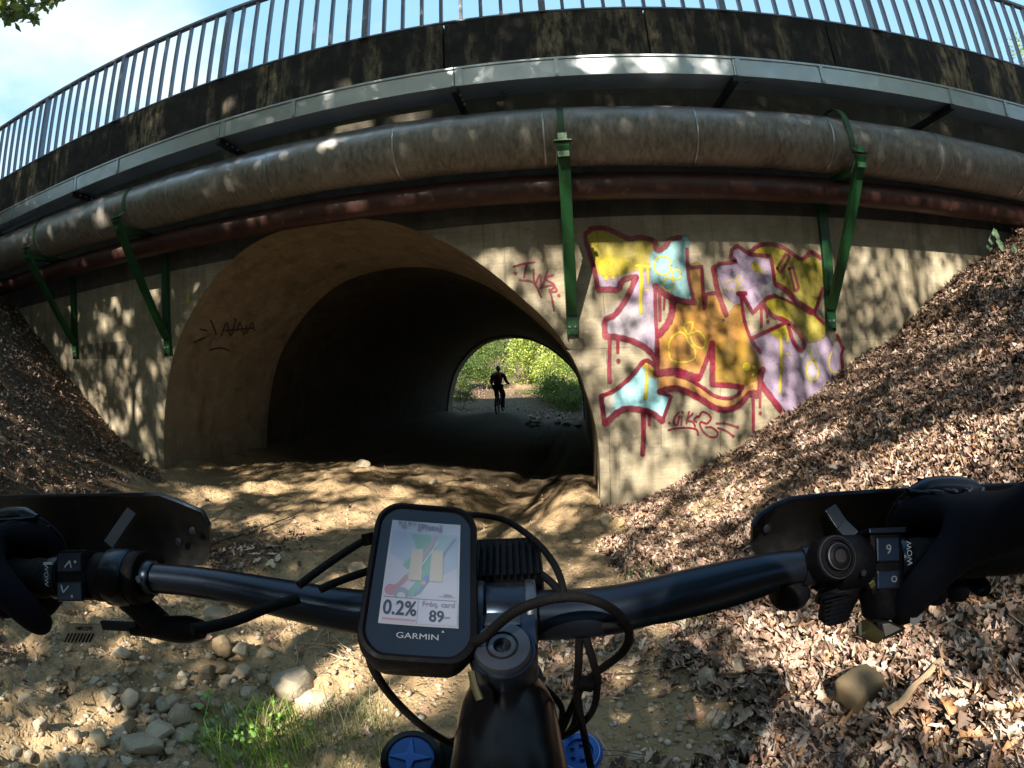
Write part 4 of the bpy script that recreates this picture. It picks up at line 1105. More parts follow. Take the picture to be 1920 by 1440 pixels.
o = link('gravel', me, GRAV.m); tag(o, 'loose pebbles strewn over the sandy path', None, None, 'stuff')

# ------------------------------------------------------------------ sticks, roots, sprigs, grass
WOOD = plain('dead_wood', (0.27, 0.19, 0.12), .8, 0, .4, .004, 30)
DARKW = plain('wet_twig', (0.03, 0.022, 0.018), .7, 0, .3, .003, 40)
PALEW = plain('pale_root', (0.42, .31, .21), .8, 0, .3)
def stick(P, r, mat, label, name='stick', cat='stick', lift=0.02):
    Q = []
    for px, py in P:
        c, d = on_ground(px, py); Q.append(c + [0, 0, lift])
    S_ = spline(Q, 6)
    if r < .012: S_[:, 2] = np.maximum(S_[:, 2], ground_z(S_[:, 0], S_[:, 1]) + r * .4)
    else: S_[:, 2] += .015
    S_ += rng.normal(0, r * .12, S_.shape)
    return tag(MB().tube(S_, np.linspace(r, r * .55, len(S_)), 7).build(name, mat, None, 50), label, cat)
stick([(1660, 1360), (1700, 1322), (1755, 1262)], .016, WOOD, 'straight bare branch lying diagonally right of the brown stone', lift=.035)
stick([(1468, 1318), (1490, 1370), (1510, 1400), (1535, 1432)], .008, DARKW, 'black twig in the leaves left of the brown stone')
stick([(1498, 1318), (1505, 1360), (1522, 1395), (1545, 1425)], .009, DARKW, 'second black twig, crossing the first near the bottom edge')
stick([(1548, 1355), (1560, 1340), (1570, 1332)], .006, plain('orange_twig', (.38, .14, .05), .7), 'short orange stub by the brown stone')
stick([(1255, 1262), (1320, 1240), (1390, 1220)], .007, WOOD, 'thin stick above the long buff stone')
stick([(1120, 1270), (1200, 1268), (1300, 1250)], .004, DARKW, 'thin dark twig across the path edge')
stick([(385, 1028), (440, 1010), (490, 995), (555, 968)], .009, DARKW, 'dark curved twig on the sand in front of the tunnel')
stick([(1810, 483), (1845, 482), (1885, 487), (1919, 503)], .011, WOOD, 'pale bare twig at the top of the right bank')
stick([(1117, 1380), (1135, 1410), (1155, 1440)], .003, PALEW, 'straw pale stem beside the blue dial')
stick([(1410, 1420), (1450, 1430), (1500, 1436)], .004, PALEW, 'pale stem along the bottom edge')
rt = empty('root_mat', on_ground(600, 1190)[0], 'tangle of pale exposed rootlets in the sunlit earth', 'roots')
for k in range(26):
    x, y = random.uniform(540, 668), random.uniform(1140, 1232)
    P_ = [(x, y)]
    a = random.uniform(-.9, .9) + (math.pi / 2 if random.random() < .35 else 0)
    for j in range(3):
        a += random.uniform(-.5, .5); x += math.cos(a) * 17; y += math.sin(a) * 12; P_.append((x, y))
    Q = [on_ground(px, min(py, 1250))[0] + [0, 0, random.uniform(.004, .02)] for px, py in P_]
    MB().tube(spline(Q, 4), random.uniform(.0016, .004), 5).build('rootlet', PALEW, rt, 50)
c, d = on_ground(1325, 1220)
REDP = plain('red_plastic', (.45, .03, .04), .5)
MB().bar(c + [-.05, 0, .02], c + [.055, .02, .03], .006, .006).bar(c + [0, .01, .027], c + [.0, -.06, .02], .006, .006).build('red_cross_marker', REDP, None, None, .0015)
tag(bpy.data.objects['red_cross_marker'], 'thin red cross shaped marker dropped on the leaves', 'marker')

GRASS = Mat('grass_blade', .55, 0, .3)
GRASS.base(GRASS.attr('col').outputs['Color']); GRASS.b.inputs['Subsurface Weight'].default_value = 0.0
GRASS = GRASS.m
def blades_mesh(roots, hmin, hmax, w, cols, lean=.5, seg=3):
    n = len(roots); V = np.zeros((n, (seg + 1) * 2, 3)); C_ = np.zeros((n, (seg + 1) * 2, 4)); C_[..., 3] = 1
    yaw = rng.uniform(0, 6.28, n); h = rng.uniform(hmin, hmax, n); ln = np.abs(rng.normal(0, lean, n)) * h
    side = np.c_[-np.sin(yaw), np.cos(yaw), np.zeros(n)]; dirv = np.c_[np.cos(yaw), np.sin(yaw), np.zeros(n)]
    col = np.array(cols)[rng.integers(0, len(cols), n)] * rng.uniform(.8, 1.2, (n, 1))
    for i in range(seg + 1):
        t = i / seg
        c = roots + dirv * (ln * t ** 2)[:, None] + np.array([0, 0, 1]) * (h * (t - .25 * t * t * np.minimum(1, ln / h)))[:, None]
        ww = w * (1 - t * .92)
        V[:, 2 * i] = c - side * ww; V[:, 2 * i + 1] = c + side * ww
        C_[:, 2 * i, :3] = C_[:, 2 * i + 1, :3] = col
    F = np.array([(2 * i, 2 * i + 1, 2 * i + 3, 2 * i + 2) for i in range(seg)])
    k = (seg + 1) * 2
    return fast_mesh('grass', V.reshape(-1, 3), (F[None] + (np.arange(n) * k)[:, None, None]).reshape(-1, 4), C_.reshape(-1, 4))
GC = [(.13, .26, .03), (.20, .36, .05), (.27, .37, .09), (.33, .31, .14)]
def tuft(px, py, rad, n, hmin, hmax, w, cols, lean, label, name='grass_tuft', cat='grass'):
    c, d = on_ground(px, py)
    a = rng.uniform(0, 6.28, n); r_ = rad * np.sqrt(rng.random(n))
    x, y = c[0] + r_ * np.cos(a), c[1] + r_ * np.sin(a) * .8
    me = blades_mesh(np.c_[x, y, ground_z(x, y) - .004], hmin, hmax, w, cols, lean)
    return tag(link(name, me, GRASS), label, cat)
tuft(490, 1400, .26, 560, .04, .20, .0026, GC[:3], .5, 'bright green grass tuft in front of the stone pile')
tuft(620, 1390, .30, 480, .04, .20, .0019, [(.10, .13, .04), (.17, .19, .08), (.30, .27, .14)], .8, 'sparse thin grass beside the fork, right of the bright tuft')
tuft(690, 1430, .12, 150, .03, .10, .0018, [(.3, .28, .15), (.2, .24, .08)], .8, 'dry straw coloured grass beside the blue star cap')
tuft(1308, 1160, .10, 90, .03, .08, .005, [(.07, .15, .03), (.12, .2, .05)], .7, 'small green rosette growing under the right handlebar', 'weed', 'weed')
tuft(1210, 1068, .16, 110, .03, .08, .007, [(.03, .07, .02), (.05, .09, .03)], .7, 'dark green weed at the foot of the leaf bank', 'weed', 'weed')
tuft(1405, 1290, .04, 10, .02, .05, .008, [(.15, .3, .03)], .7, 'few fresh green leaves between grey stone and leaves', 'weed', 'weed')
tuft(400, 1335, .03, 3, .20, .27, .0022, [(.45, .33, .14)], .35, 'dry yellow seed stalk rising from the stones', 'seed_stalk', 'grass stalk')
# broad clover leaves in the tuft
mb = MB(); c0, d0 = on_ground(470, 1385)
for k in range(60):
    x, y = c0[0] + random.gauss(0, .12), c0[1] + random.gauss(0, .08); z = gz(x, y) + random.uniform(.03, .11); r_ = random.uniform(.008, .014)
    n_ = np.array([random.gauss(0, .4), random.gauss(-.3, .4), 1]); n_ /= np.linalg.norm(n_)
    mb.lathe([(r_ * .2, 0), (r_, .003), (r_ * .8, .0045)], (x, y, z), n_, 7).tube([(x, y, gz(x, y)), (x, y, z)], .0012, 4)
tag(mb.build('clover', plain('clover_green', (.14, .29, .045), .5, 0, .3, 0, 60), None, 50), 'fresh clover leaves standing in the bright grass tuft', 'clover', None, 'stuff')
# ivy sprig hanging at the dark corner, upper right
iv_ = empty('ivy_sprig', at_d(1868, 470, 5.4), 'grey green ivy sprig at the top of the right bank against the dark wall', 'plant')
IVY = plain('ivy_leaf', (.13, .20, .12), .5, 0, .3)
P0 = at_d(1872, 478, 5.4); mb = MB().tube(spline([P0 + [0, 0, -.15], P0, at_d(1868, 435, 5.35)], 4), .006, 5); mb.build('stem', WOOD, iv_)
for px, py in ((1866, 437), (1860, 450), (1874, 452), (1880, 462), (1856, 462), (1870, 440), (1902, 466)):
    q = at_d(px, py, 5.33); s = .05
    MB().prism([q + np.array(v) * s for v in ((-.2, 0, -.9), (.9, .1, -.3), (.5, .2, .3), (0, .1, 1), (-.5, .2, .3), (-.9, .1, -.2))], (.1, 1, .1), .003).build('leaf', IVY, iv_)
# ------------------------------------------------------------------ trees: behind the rider (they throw the dappled shade) and beyond the tunnel
def leaf_mat(name, trans=0.35):
    M_ = Mat(name, .5, 0, .4)
    c = M_.attr('col').outputs['Color']; M_.base(c)
    tr_ = M_.n('ShaderNodeBsdfTranslucent'); M_.l(M_.mix(0.5, c, (.35, .42, .05)), tr_.inputs['Color'])
    ms = M_.n('ShaderNodeMixShader'); ms.inputs['Fac'].default_value = trans
    M_.l(M_.b.outputs[0], ms.inputs[1]); M_.l(tr_.outputs[0], ms.inputs[2]); M_.l(ms.outputs[0], M_.o.inputs['Surface'])
    return M_.m
FOL = leaf_mat('foliage')
BARK = plain('bark', (.13, .10, .075), .9, 0, .5, .02, 14)
def leaves_mesh(P, size, cols, up=.3):
    n = len(P)
    a = rng.normal(0, 1, (n, 3)); a /= np.linalg.norm(a, axis=1, keepdims=True)
    nn = rng.normal(0, 1, (n, 3)) + [0, -up, up * 1.5]; nn -= a * np.sum(a * nn, 1, keepdims=True); nn /= np.linalg.norm(nn, axis=1, keepdims=True)
    b = np.cross(nn, a)
    s = (size * rng.uniform(.7, 1.3, n))[:, None]
    V = np.stack([P - a * s * .5, P + b * s * .27 + nn * s * .06, P + a * s * .5, P - b * s * .27 + nn * s * .06], 1)
    C_ = np.array(cols)[rng.integers(0, len(cols), n)] * rng.uniform(.7, 1.3, (n, 1))
    C4 = np.repeat(np.c_[C_, np.ones(n)], 4, 0)
    return fast_mesh('crown', V.reshape(-1, 3), np.arange(4 * n).reshape(n, 4), C4)
def limbs(mb, base, top, r, targets):
    base, top = np.array(base, float), np.array(top, float)
    S_ = spline([base, base * .6 + top * .4 + rng.normal(0, .12, 3), top], 6)
    mb.tube(S_, np.linspace(r, r * .15, len(S_)), 10)
    for q in targets:
        k = int(len(S_) * random.uniform(.35, .95)); st = S_[min(k, len(S_) - 1)]
        mid = st * .45 + np.array(q) * .55 + rng.normal(0, .15, 3) + [0, 0, .15]
        L_ = spline([st, mid, q], 5)
        mb.tube(L_, np.linspace(min(.05, r * .25), .006, len(L_)), 6)
def tree(name, label, cat, base, pts, size, cols, r=.15, group=None, nl=9):
    base = np.array(base, float)
    t = empty(name, base, label, cat, group)
    top = pts.mean(0) + [0, 0, .3 * np.ptp(pts[:, 2])]
    mb = MB(); limbs(mb, base - [0, 0, .1], top, r, pts[rng.integers(0, len(pts), nl)])
    mb.build('trunk', BARK, t, 60)
    me = leaves_mesh(pts - base, size, cols)
    link('crown', me, FOL, t)
    return t
def cloud(c, rad, n, clumps=26):
    cc = rng.normal(0, 1, (clumps, 3)); cc /= np.maximum(np.linalg.norm(cc, axis=1, keepdims=True), 1e-6); cc *= rng.uniform(.3, 1, (clumps, 1))
    k = rng.integers(0, clumps, n)
    return np.array(c) + (cc[k] + rng.normal(0, .17, (n, 3))) * np.array(rad)
# shade wanted where a leaf's shadow lands: coverage on the wall (x, z) and on the ground (x, y)
def landing(P):
    tw = (YW - P[:, 1]) / SDIR[1]
    Q = P + SDIR * tw[:, None]
    g = Q[:, 2] < -1.5
    tg = (P[:, 2] + 1.35) / -SDIR[2]
    G = P + SDIR * tg[:, None]
    Q[g] = G[g]
    return Q, g
def pxspots(L_):
    out = []
    for px, py, r in L_:
        yy = YW if py > 420 else (4.35 if (px, py) in ((430, 195), (640, 205), (760, 185), (650, 160)) else 3.77)
        q = on_y((px, py), yy)[0]
        q = q + SDIR * (YW - yy) / SDIR[1]
        k = (rays((px, py))[0]); 
        if py > 420 and q[2] < gz(q[0], YW - .02) : q = on_ground(px, py)[0]
        out.append((q, r))
    return out
GAPS = pxspots([(540, 1195, .24), (690, 1290, .2), (600, 1340, .16), (480, 1390, .16), (150, 760, .25), (60, 690, .2), (110, 860, .28), (230, 850, .2), (40, 620, .12), (20, 800, .2), (105, 640, .10), (150, 600, .08), (215, 570, .12), (238, 600, .14), (265, 665, .12), (262, 730, .12), (250, 770, .2), (275, 820, .15), (370, 540, .07), (120, 470, .1), (20, 470, .15), (185, 415, .18), (10, 660, .2), (60, 800, .25),
                (1120, 122, .20), (1230, 120, .26), (1330, 126, .20), (610, 262, .12), (622, 318, .12), (715, 318, .14), (430, 195, .12), (640, 205, .3), (760, 185, .2), (650, 160, .1),
                (470, 890, 0.26), (560, 865, 0.23), (620, 870, 0.26), (680, 870, 0.33), (760, 900, .15), (590, 920, 0.23), (480, 920, 0.26), (400, 930, 0.39), (640, 980, 0.33), (560, 1000, 0.33), (470, 980, .2), (700, 940, 0.26), (1060, 940, 0.26), (1000, 1000, 0.33), (1040, 960, 0.26), (860, 930, .15), (900, 975, .15),
                (620, 1170, .28), (575, 1230, .24), (650, 1240, .24), (770, 1330, .24), (820, 1290, .2), (620, 1300, .16), (500, 1170, .2), (250, 1200, .16), (330, 1190, .15), (430, 1215, .1), (180, 1340, .1), (440, 1390, .15), (520, 1350, .12), (100, 1380, .1),
                (1500, 1160, .17), (1600, 1130, .16), (1700, 1190, .14), (1800, 1180, .15), (1870, 1150, .15), (1420, 1150, .14), (1770, 1225, .09), (1130, 1200, .1), (1150, 1290, .08), (1640, 1235, .07), (1500, 1220, .07), (1240, 1190, .12), (1650, 790, .3), (1250, 910, .3), (1330, 960, .3), (1200, 1000, .25), (1120, 1050, .2), (1600, 850, .3), (1500, 800, .2), (1850, 620, .2), (1550, 900, .25), (1780, 520, .12), (1790, 700, .2), (1400, 900, .25), (1860, 800, .3)])
def coverage(Q, g):
    x, y, z = Q[:, 0], Q[:, 1], Q[:, 2]
    c = np.full(len(Q), .80)
    wall = ~g
    c = np.where(wall & (x > .2) & (z < 1.1), .58, c)
    c = np.where(wall & (x < -4.3) & (z < 1.1), .93, c)
    c = np.where(wall & (z > .90), .972, c)
    c = np.where(wall & (z > 1.42) & (z < 1.85), .985, c)
    c = np.where(wall & (z > 2.0), .985, c)
    c = np.where(g, .90, c)
    c = np.where(g & (x > .3), .80, c)
    c = np.where(g & (x > .3) & (y < 1.35), .84, c)
    c = np.where(g & (x < -3.4), .92, c)
    # uneven, blotchy gaps
    n1 = fbm(np.where(g, x, x) * 1.4 + 3, np.where(g, y, z) * 1.4, 3, 91)
    n2 = fbm(x * 3.1 + 11, np.where(g, y, z) * 2.6, 3, 95)
    lai = -np.log(1 - c) * np.clip(1.0 + np.where(wall & (x > .2) & (z < 1.1), .42, np.where(g & (x > .3), .6, 1.0)) * (2.4 * n1 + 1.2 * n2), np.where(wall & (z > .9), .75, np.where(wall & (x > .2), .10, .34)), 2.6)
    for q, r in GAPS:
        d2 = (x - q[0]) ** 2 + np.where(g, (y - q[1]) ** 2 * (q[1] < YW - .05) + 9 * (q[1] > YW - .05), (z - q[2]) ** 2 + 9 * (q[1] < YW - .05))
        lai *= 1 - .985 * np.exp(-d2 ** 2 / (r * 1.0) ** 4)
    return np.clip(lai, 0, 4)
trunks = [(-7.5, -7.0), (-2.6, -10.5), (2.8, -8.0), (6.5, -5.0)]
NL = 560000
tq = rng.random(NL)
wallsel = rng.random(NL) < .58
Q0 = np.where(wallsel[:, None], np.c_[rng.uniform(-11, 8, NL), np.full(NL, YW), rng.uniform(-1.6, 5.2, NL)], np.c_[rng.uniform(-9, 8, NL), rng.uniform(-3.5, YW, NL), np.full(NL, -1.35)])
# heights along the sunbeam, thickest in a crown layer, bunched on twigs
tt = rng.normal(10.5, 1.6, NL)
Pc = Q0 - SDIR * tt[:, None]
Pc += rng.normal(0, .03, Pc.shape)
Ql, gl = landing(Pc)
lai = coverage(Ql, gl)
keep = rng.random(NL) < lai / 4.0
keep &= (Pc[:, 1] < -1.4) & (Pc[:, 2] > 2.6)
pj = project(Pc)
fr = (Pc @ CAM)[:, 2]
keep &= ~((pj[:, 0] > -40) & (pj[:, 0] < 1960) & (pj[:, 1] > -40) & (pj[:, 1] < 1480))
Pc = Pc[keep]
print('canopy leaves', len(Pc))
who = np.argmin([(Pc[:, 0] - a) ** 2 + (Pc[:, 1] - b) ** 2 for a, b in trunks], 0)
CG = [(.045, .075, .018), (.06, .095, .025), (.085, .11, .03), (.04, .06, .02)]
for k, (tx, ty) in enumerate(trunks):
    P_ = Pc[who == k]
    if k == 0:      # the branch that hangs into the upper left corner
        E_ = []
        for cx, cy, n_, sg in ((20, 12, 60, 16), (65, 8, 36, 14), (45, 28, 26, 12), (10, 35, 22, 9), (100, 2, 14, 9), (66, 38, 10, 5), (4, 5, 30, 10)):
            for _ in range(n_): E_.append(at_d(cx + rng.normal(0, sg), cy + rng.normal(0, sg * .7), 6.0 + rng.normal(0, .3)))
        P_ = np.vstack([P_, np.array(E_)])
    base = (tx, ty, gz(tx, ty))
    tree('tree', ['tall tree on the left bank whose leafy branch reaches into the upper left corner', 'tall leafy tree on the path behind the rider', 'tall leafy tree behind the rider to the right', 'leafy tree on the right bank behind the rider'][k], 'tree', base, P_, .108, CG, .16, 'trees shading the path behind the rider', 16)
mbt = MB(); tl = bpy.data.objects['tree']
mbt.tube(spline([(-7.5, -7.0, 4.6), (-7.2, -3.5, 5.2), (-6.6, -.8, 4.9), at_d(-60, -15, 6.2), at_d(40, 10, 6.0), at_d(100, 0, 5.9)], 5), np.linspace(.07, .004, 26), 6)
mbt.tube(spline([at_d(-40, -12, 6.1), at_d(10, 20, 6.0), at_d(50, 32, 5.9)], 5), np.linspace(.012, .003, 11), 5)
mbt.build('branch', BARK, tl, 60)
# --- unseen trees added round the rider to cut the sky light
def wood(c, rad, n, label, size=.26):
    P_ = cloud(c, rad, n, 40)
    zg = ground_z(P_[:, 0], P_[:, 1]); P_ = P_[P_[:, 2] > zg + .3]
    # leave the beams open that reach the bridge
    tw = (YW - P_[:, 1]) / SDIR[1]; Qw = P_ + SDIR * tw[:, None]
    G_ = P_ + SDIR * ((P_[:, 2] + 1.35) / -SDIR[2])[:, None]
    inb = ((Qw[:, 0] > -11) & (Qw[:, 0] < 9) & (Qw[:, 2] > -3.5) & (Qw[:, 2] < 5.2)) | ((Qw[:, 2] < -1.5) & (G_[:, 1] > -1.0) & (np.abs(G_[:, 0]) < 9))
    if c[1] < YW: P_ = P_[~inb]
    q = project(P_); P_ = P_[(P_[:, 1] > 19) | ~((q[:, 0] > -60) & (q[:, 0] < 1980) & (q[:, 1] > -60) & (q[:, 1] < 1500))]
    return tree('tree', label, 'tree', (c[0], c[1], gz(c[0], c[1])), P_, size, DG0, .25, 'unseen trees added to cut sky light', 8)
DG0 = [(.035, .055, .014), (.05, .075, .02), (.06, .08, .022)]
for c, rad, n, lb in (((-2, -15, 3), (8, 3, 7), 15000, 'unseen tree added straight behind the rider to cut sky light'), ((-12, -6, 4), (3.5, 6, 7), 13000, 'unseen tree added to the left behind the rider to cut sky light'), ((12, -6, 4), (3.5, 6, 7), 13000, 'unseen tree added to the right behind the rider to cut sky light'),
                      ((-3, -7, 17), (9, 6, 2.5), 15000, 'unseen broad crown added high over the rider to cut sky light'), ((9, 0.5, 8), (3, 3.2, 4), 9000, 'unseen tree added over the right bank to cut sky light'), ((-13, 1, 7), (3, 3.5, 4.5), 9000, 'unseen tree added over the left bank to cut sky light')):
    wood(c, rad, n, lb)
# --- beyond the tunnel
YG = [(.22, .30, .055), (.34, .40, .08), (.42, .44, .12), (.15, .23, .045)]
DG = [(.035, .075, .018), (.05, .10, .025), (.07, .12, .03)]
MG = [(.07, .12, .03), (.10, .15, .035), (.13, .17, .05)]
def bush(px, py, d, rad, n, size, cols, label, cat='bush', name='bush', trunk=.08, group='greenery beyond the tunnel'):
    c = at_d(px, py, d)
    P_ = cloud(c, rad, n)
    zg = ground_z(P_[:, 0], P_[:, 1]); P_ = P_[P_[:, 2] > zg + .02]
    b = (c[0], c[1], gz(c[0], c[1]))
    return tree(name, label, cat, b, P_, size, cols, trunk, group, 10)
bush(985, 660, 31, (1.5, 1.3, 2.4), 5200, .15, YG, 'bright yellow green young tree beyond the tunnel, tallest in the sunlight', 'tree', 'young_tree', .07)
bush(1045, 690, 29, (1.5, 1.3, 1.4), 4200, .13, YG, 'sunlit yellow green shrub right of the bright young tree')
bush(893, 662, 34, (1.9, 1.6, 2.2), 4200, .14, MG, 'mid green tree behind the cyclist on the left', 'tree', 'tree', .1)
bush(940, 640, 38, (2.2, 2, 2.8), 4500, .15, MG, 'mid green tree behind the bright young one', 'tree', 'tree', .1)
bush(1062, 728, 25, (1.7, 1.6, 1.1), 8000, .10, [(.06, .13, .025), (.10, .18, .035), (.04, .09, .02)], 'leafy green creeper mound on the right bank beyond the tunnel')
bush(1062, 765, 22.5, (1.1, 1.2, .8), 5600, .085, DG, 'dark green creeper in the shade at the tunnel exit, right side', 'bush', 'creeper')
bush(866, 742, 22.5, (.7, 1.0, .4), 1600, .08, DG, 'low green weeds on the left of the path at the tunnel exit', 'weeds', 'weed_patch', .02)
bush(1000, 740, 27, (.9, 1.0, .5), 1800, .08, MG, 'low scrub between the path and the creeper mound', 'bush')
for px, lb in ((840, 'dark wooded backdrop tree beyond the tunnel, on the left'), (960, 'dark wooded backdrop tree beyond the tunnel, in the middle'), (1100, 'dark wooded backdrop tree beyond the tunnel, on the right')):
    bush(px, 640, 52, (5.0, 4, 5.0), 7000, .3, DG, lb, 'tree', 'tree', .25)
bush(912, 700, 30, (1.6, 1.0, .9), 3200, .11, MG, 'rounded green bush behind the cyclist, under the left trees')
bush(1010, 705, 33, (2.0, 1.2, 1.2), 3600, .12, MG, 'wide sunlit bush under the bright young tree')
bush(1075, 690, 36, (2.4, 1.5, 2.4), 5200, .15, YG, 'sunlit tree at the right behind the creeper mound', 'tree', 'tree', .1)
bush(868, 690, 30, (1.3, 1.0, 1.6), 3600, .12, DG, 'dark shrub at the left edge of the tunnel exit')
# crown that shows past the railing at the right edge
c = at_d(1935, 130, 24); P_ = cloud(c, (1.6, 1.6, 1.3), 2500)
tree('tree', 'yellowing tree crown past the right end of the railing', 'tree', (c[0], c[1], gz(c[0], c[1])), P_, .14, YG, .15)
# ------------------------------------------------------------------ the rider's mountain bike
FW = CAM[:, 2]
HD = np.array([FW[0], FW[1], 0.0]); HD /= np.linalg.norm(HD)         # heading
RT = np.array([HD[1], -HD[0], 0.0]); UP = np.array([0, 0, 1.0])
def zc(px, py, d):
    q = rays((px, py))[0]
    return q * (d / (q @ FW))
ANO = plain('black_anodised', (.005, .006, .010), .30, .0, .2, 0, 20, .42)
ANO.node_tree.nodes['Principled BSDF'].inputs['Specular Tint'].default_value = (.42, .62, 1.0, 1)  # blue of the reflected sky put into the sheen as a tint
MATB = plain('matt_black', (.004, .004, .006), .55, 0, .3, .0008, 200, .08)
RUB = plain('black_rubber', (.005, .005, .006), .75, 0, .3, .001, 300, .12)
GLOSS = plain('gloss_black_frame', (.003, .003, .004), .22, 0, .1, 0, 20, .16)
GREYM = plain('grey_metal', (.045, .052, .072), .34, .5, .15)
SILV = plain('silver_plate', (.42, .42, .42), .38, .75, .2, .0005, 150)
BLUE = plain('blue_anodised', (.004, .085, .38), .34, .15, .15)
BLUE_D = plain('dark_blue_anodised', (.01, .06, .22), .3, .5, .15)
WHITEP = plain('white_print', (.40, .43, .50), .6)
GREYP = plain('grey_print', (.20, .22, .26), .6)
OLIVE = plain('olive_trim', (.035, .032, .010), .5)
C_bar = zc(940, 1152, .305)
bike = empty('mountain_bike', (C_bar[0] - HD[0] * .3, C_bar[1] - HD[1] * .3, gz(C_bar[0], C_bar[1])), 'black mountain bike seen from its saddle, wide handlebar with hand guards in front', 'bicycle')
BP = [(-60, 1082, .262), (60, 1084, .275), (180, 1081, .290), (290, 1084, .301), (400, 1096, .305), (520, 1120, .305), (680, 1149, .305), (850, 1156, .305), (1000, 1154, .305), (1150, 1143, .305), (1300, 1105, .305), (1420, 1075, .303), (1500, 1062, .300), (1600, 1056, .293), (1750, 1048, .274), (1900, 1038, .252), (1990, 1032, .240)]
BR = [.0115, .0115, .0115, .0118, .0122, .014, .0165, .0175, .0175, .0172, .0155, .0135, .0122, .0115, .0115, .0115, .0115]
BPW = np.array([zc(*p) for p in BP])
bs = spline(BPW, 6); br_ = np.interp(np.linspace(0, len(BR) - 1, len(bs)), range(len(BR)), BR)
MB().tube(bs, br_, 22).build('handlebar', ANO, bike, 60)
def barpt(px):
    return np.array([np.interp(px, [p[0] for p in BP], BPW[:, k]) for k in range(3)])
def bardir(px):
    d = barpt(px + 15) - barpt(px - 15); return d / np.linalg.norm(d)
def ring(px, w, r, name, mat, parent=bike, n=22, bev=None):
    c, d = barpt(px), bardir(px)
    return MB().lathe([(r * .93, -w / 2), (r, -w / 2 + .002), (r, w / 2 - .002), (r * .93, w / 2)], c, d, n).build(name, mat, parent, 40)
# stem
d0 = bardir(940); ax_st = -.42 * HD + .91 * UP; ax_st /= np.linalg.norm(ax_st)
cap_c = at_d(942, 1214, .296)
stem = MB().lathe([(.0225, -.021), (.024, -.018), (.024, .018), (.0225, .021)], barpt(948), d0, 26).bar(barpt(945), cap_c - ax_st * .022, .040, .036, ax_st).lathe([(.019, -.044), (.0205, -.04), (.0205, -.006), (.019, -.003)], cap_c, ax_st, 26)
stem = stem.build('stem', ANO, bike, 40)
for s in (-1, 1):
    c = barpt(948) + d0 * s * .017
    MB().lathe([(.0245, -.0035), (.0252, -.0025), (.0252, .0025), (.0245, .0035)], c, d0, 26).build('clamp_band', GREYM, stem, 40)
MB().box(barpt(945) + ax_st * .012 - HD * .016, (.024, .022, .008), (d0, HD, ax_st)).build('stem_cover', GREYM, stem, bevel=.003)
CAPM = plain('cap_metal', (.03, .036, .055), .30, .4, .15)
cp = MB().lathe([(.0172, -.004), (.0172, .0), (.0160, .0022), (.0095, .0028), (.0092, .0012), (.0080, .0012), (.0078, .0026), (.0052, .0028), (.0048, -.003), (.001, -.003)], cap_c, ax_st, 30).build('stem_cap', CAPM, stem, 35)
MB().lathe([(.0090, .0014), (.0090, .0018), (.0084, .0018), (.0084, .0014)], cap_c, ax_st, 26, None, False).build('cap_groove', MATB, cp)
# frame: head tube, deep top tube running back under the camera, rest of the frame behind it
hd_lo = cap_c - ax_st * .17 + HD * .0
MB().tube([cap_c - ax_st * .045, cap_c - ax_st * .10, hd_lo], [.024, .026, .028], 22).build('head_tube', GLOSS, bike, 50)
tt = spline([cap_c - ax_st * .052 + HD * .012, cap_c - ax_st * .066 - HD * .045, cap_c - ax_st * .105 - HD * .13, cap_c - ax_st * .25 - HD * .40, cap_c - ax_st * .38 - HD * .62], 8)
MB().tube(tt, np.interp(np.linspace(0, 1, len(tt)), [0, .15, .35, 1], [.020, .030, .034, .026]), 24, sx=1.0).build('top_tube', GLOSS, bike, 50)
bb = np.array([cap_c[0], cap_c[1], 0]) - HD * .52; bb[2] = gz(bb[0], bb[1]) + .34
MB().tube([hd_lo + ax_st * .02, hd_lo * .5 + bb * .5, bb], [.032, .036, .034], 18).build('down_tube', GLOSS, bike, 50)
st = bb - HD * .20 + UP * .50
MB().tube([bb, st], .02, 14).build('seat_tube', GLOSS, bike, 50)
sd = st - HD * .04 + UP * .16
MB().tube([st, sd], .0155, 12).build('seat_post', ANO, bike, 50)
MB().tube(spline([sd + HD * .15, sd + HD * .02, sd - HD * .13], 5), [.018, .02, .022, .026, .03, .036, .046, .058, .066, .068, .05], 14, sx=1.0, up=(0, 0, 1)).build('saddle', MATB, bike, 60)
for P_ in (((862, 1262), (880, 1300), (893, 1330)), ):
    MB().tube([at_d(a, b, .272) for a, b in ((884, 1258), (890, 1285), (900, 1312))], .0022, 6).build('frame_trim', OLIVE, bike, 50)
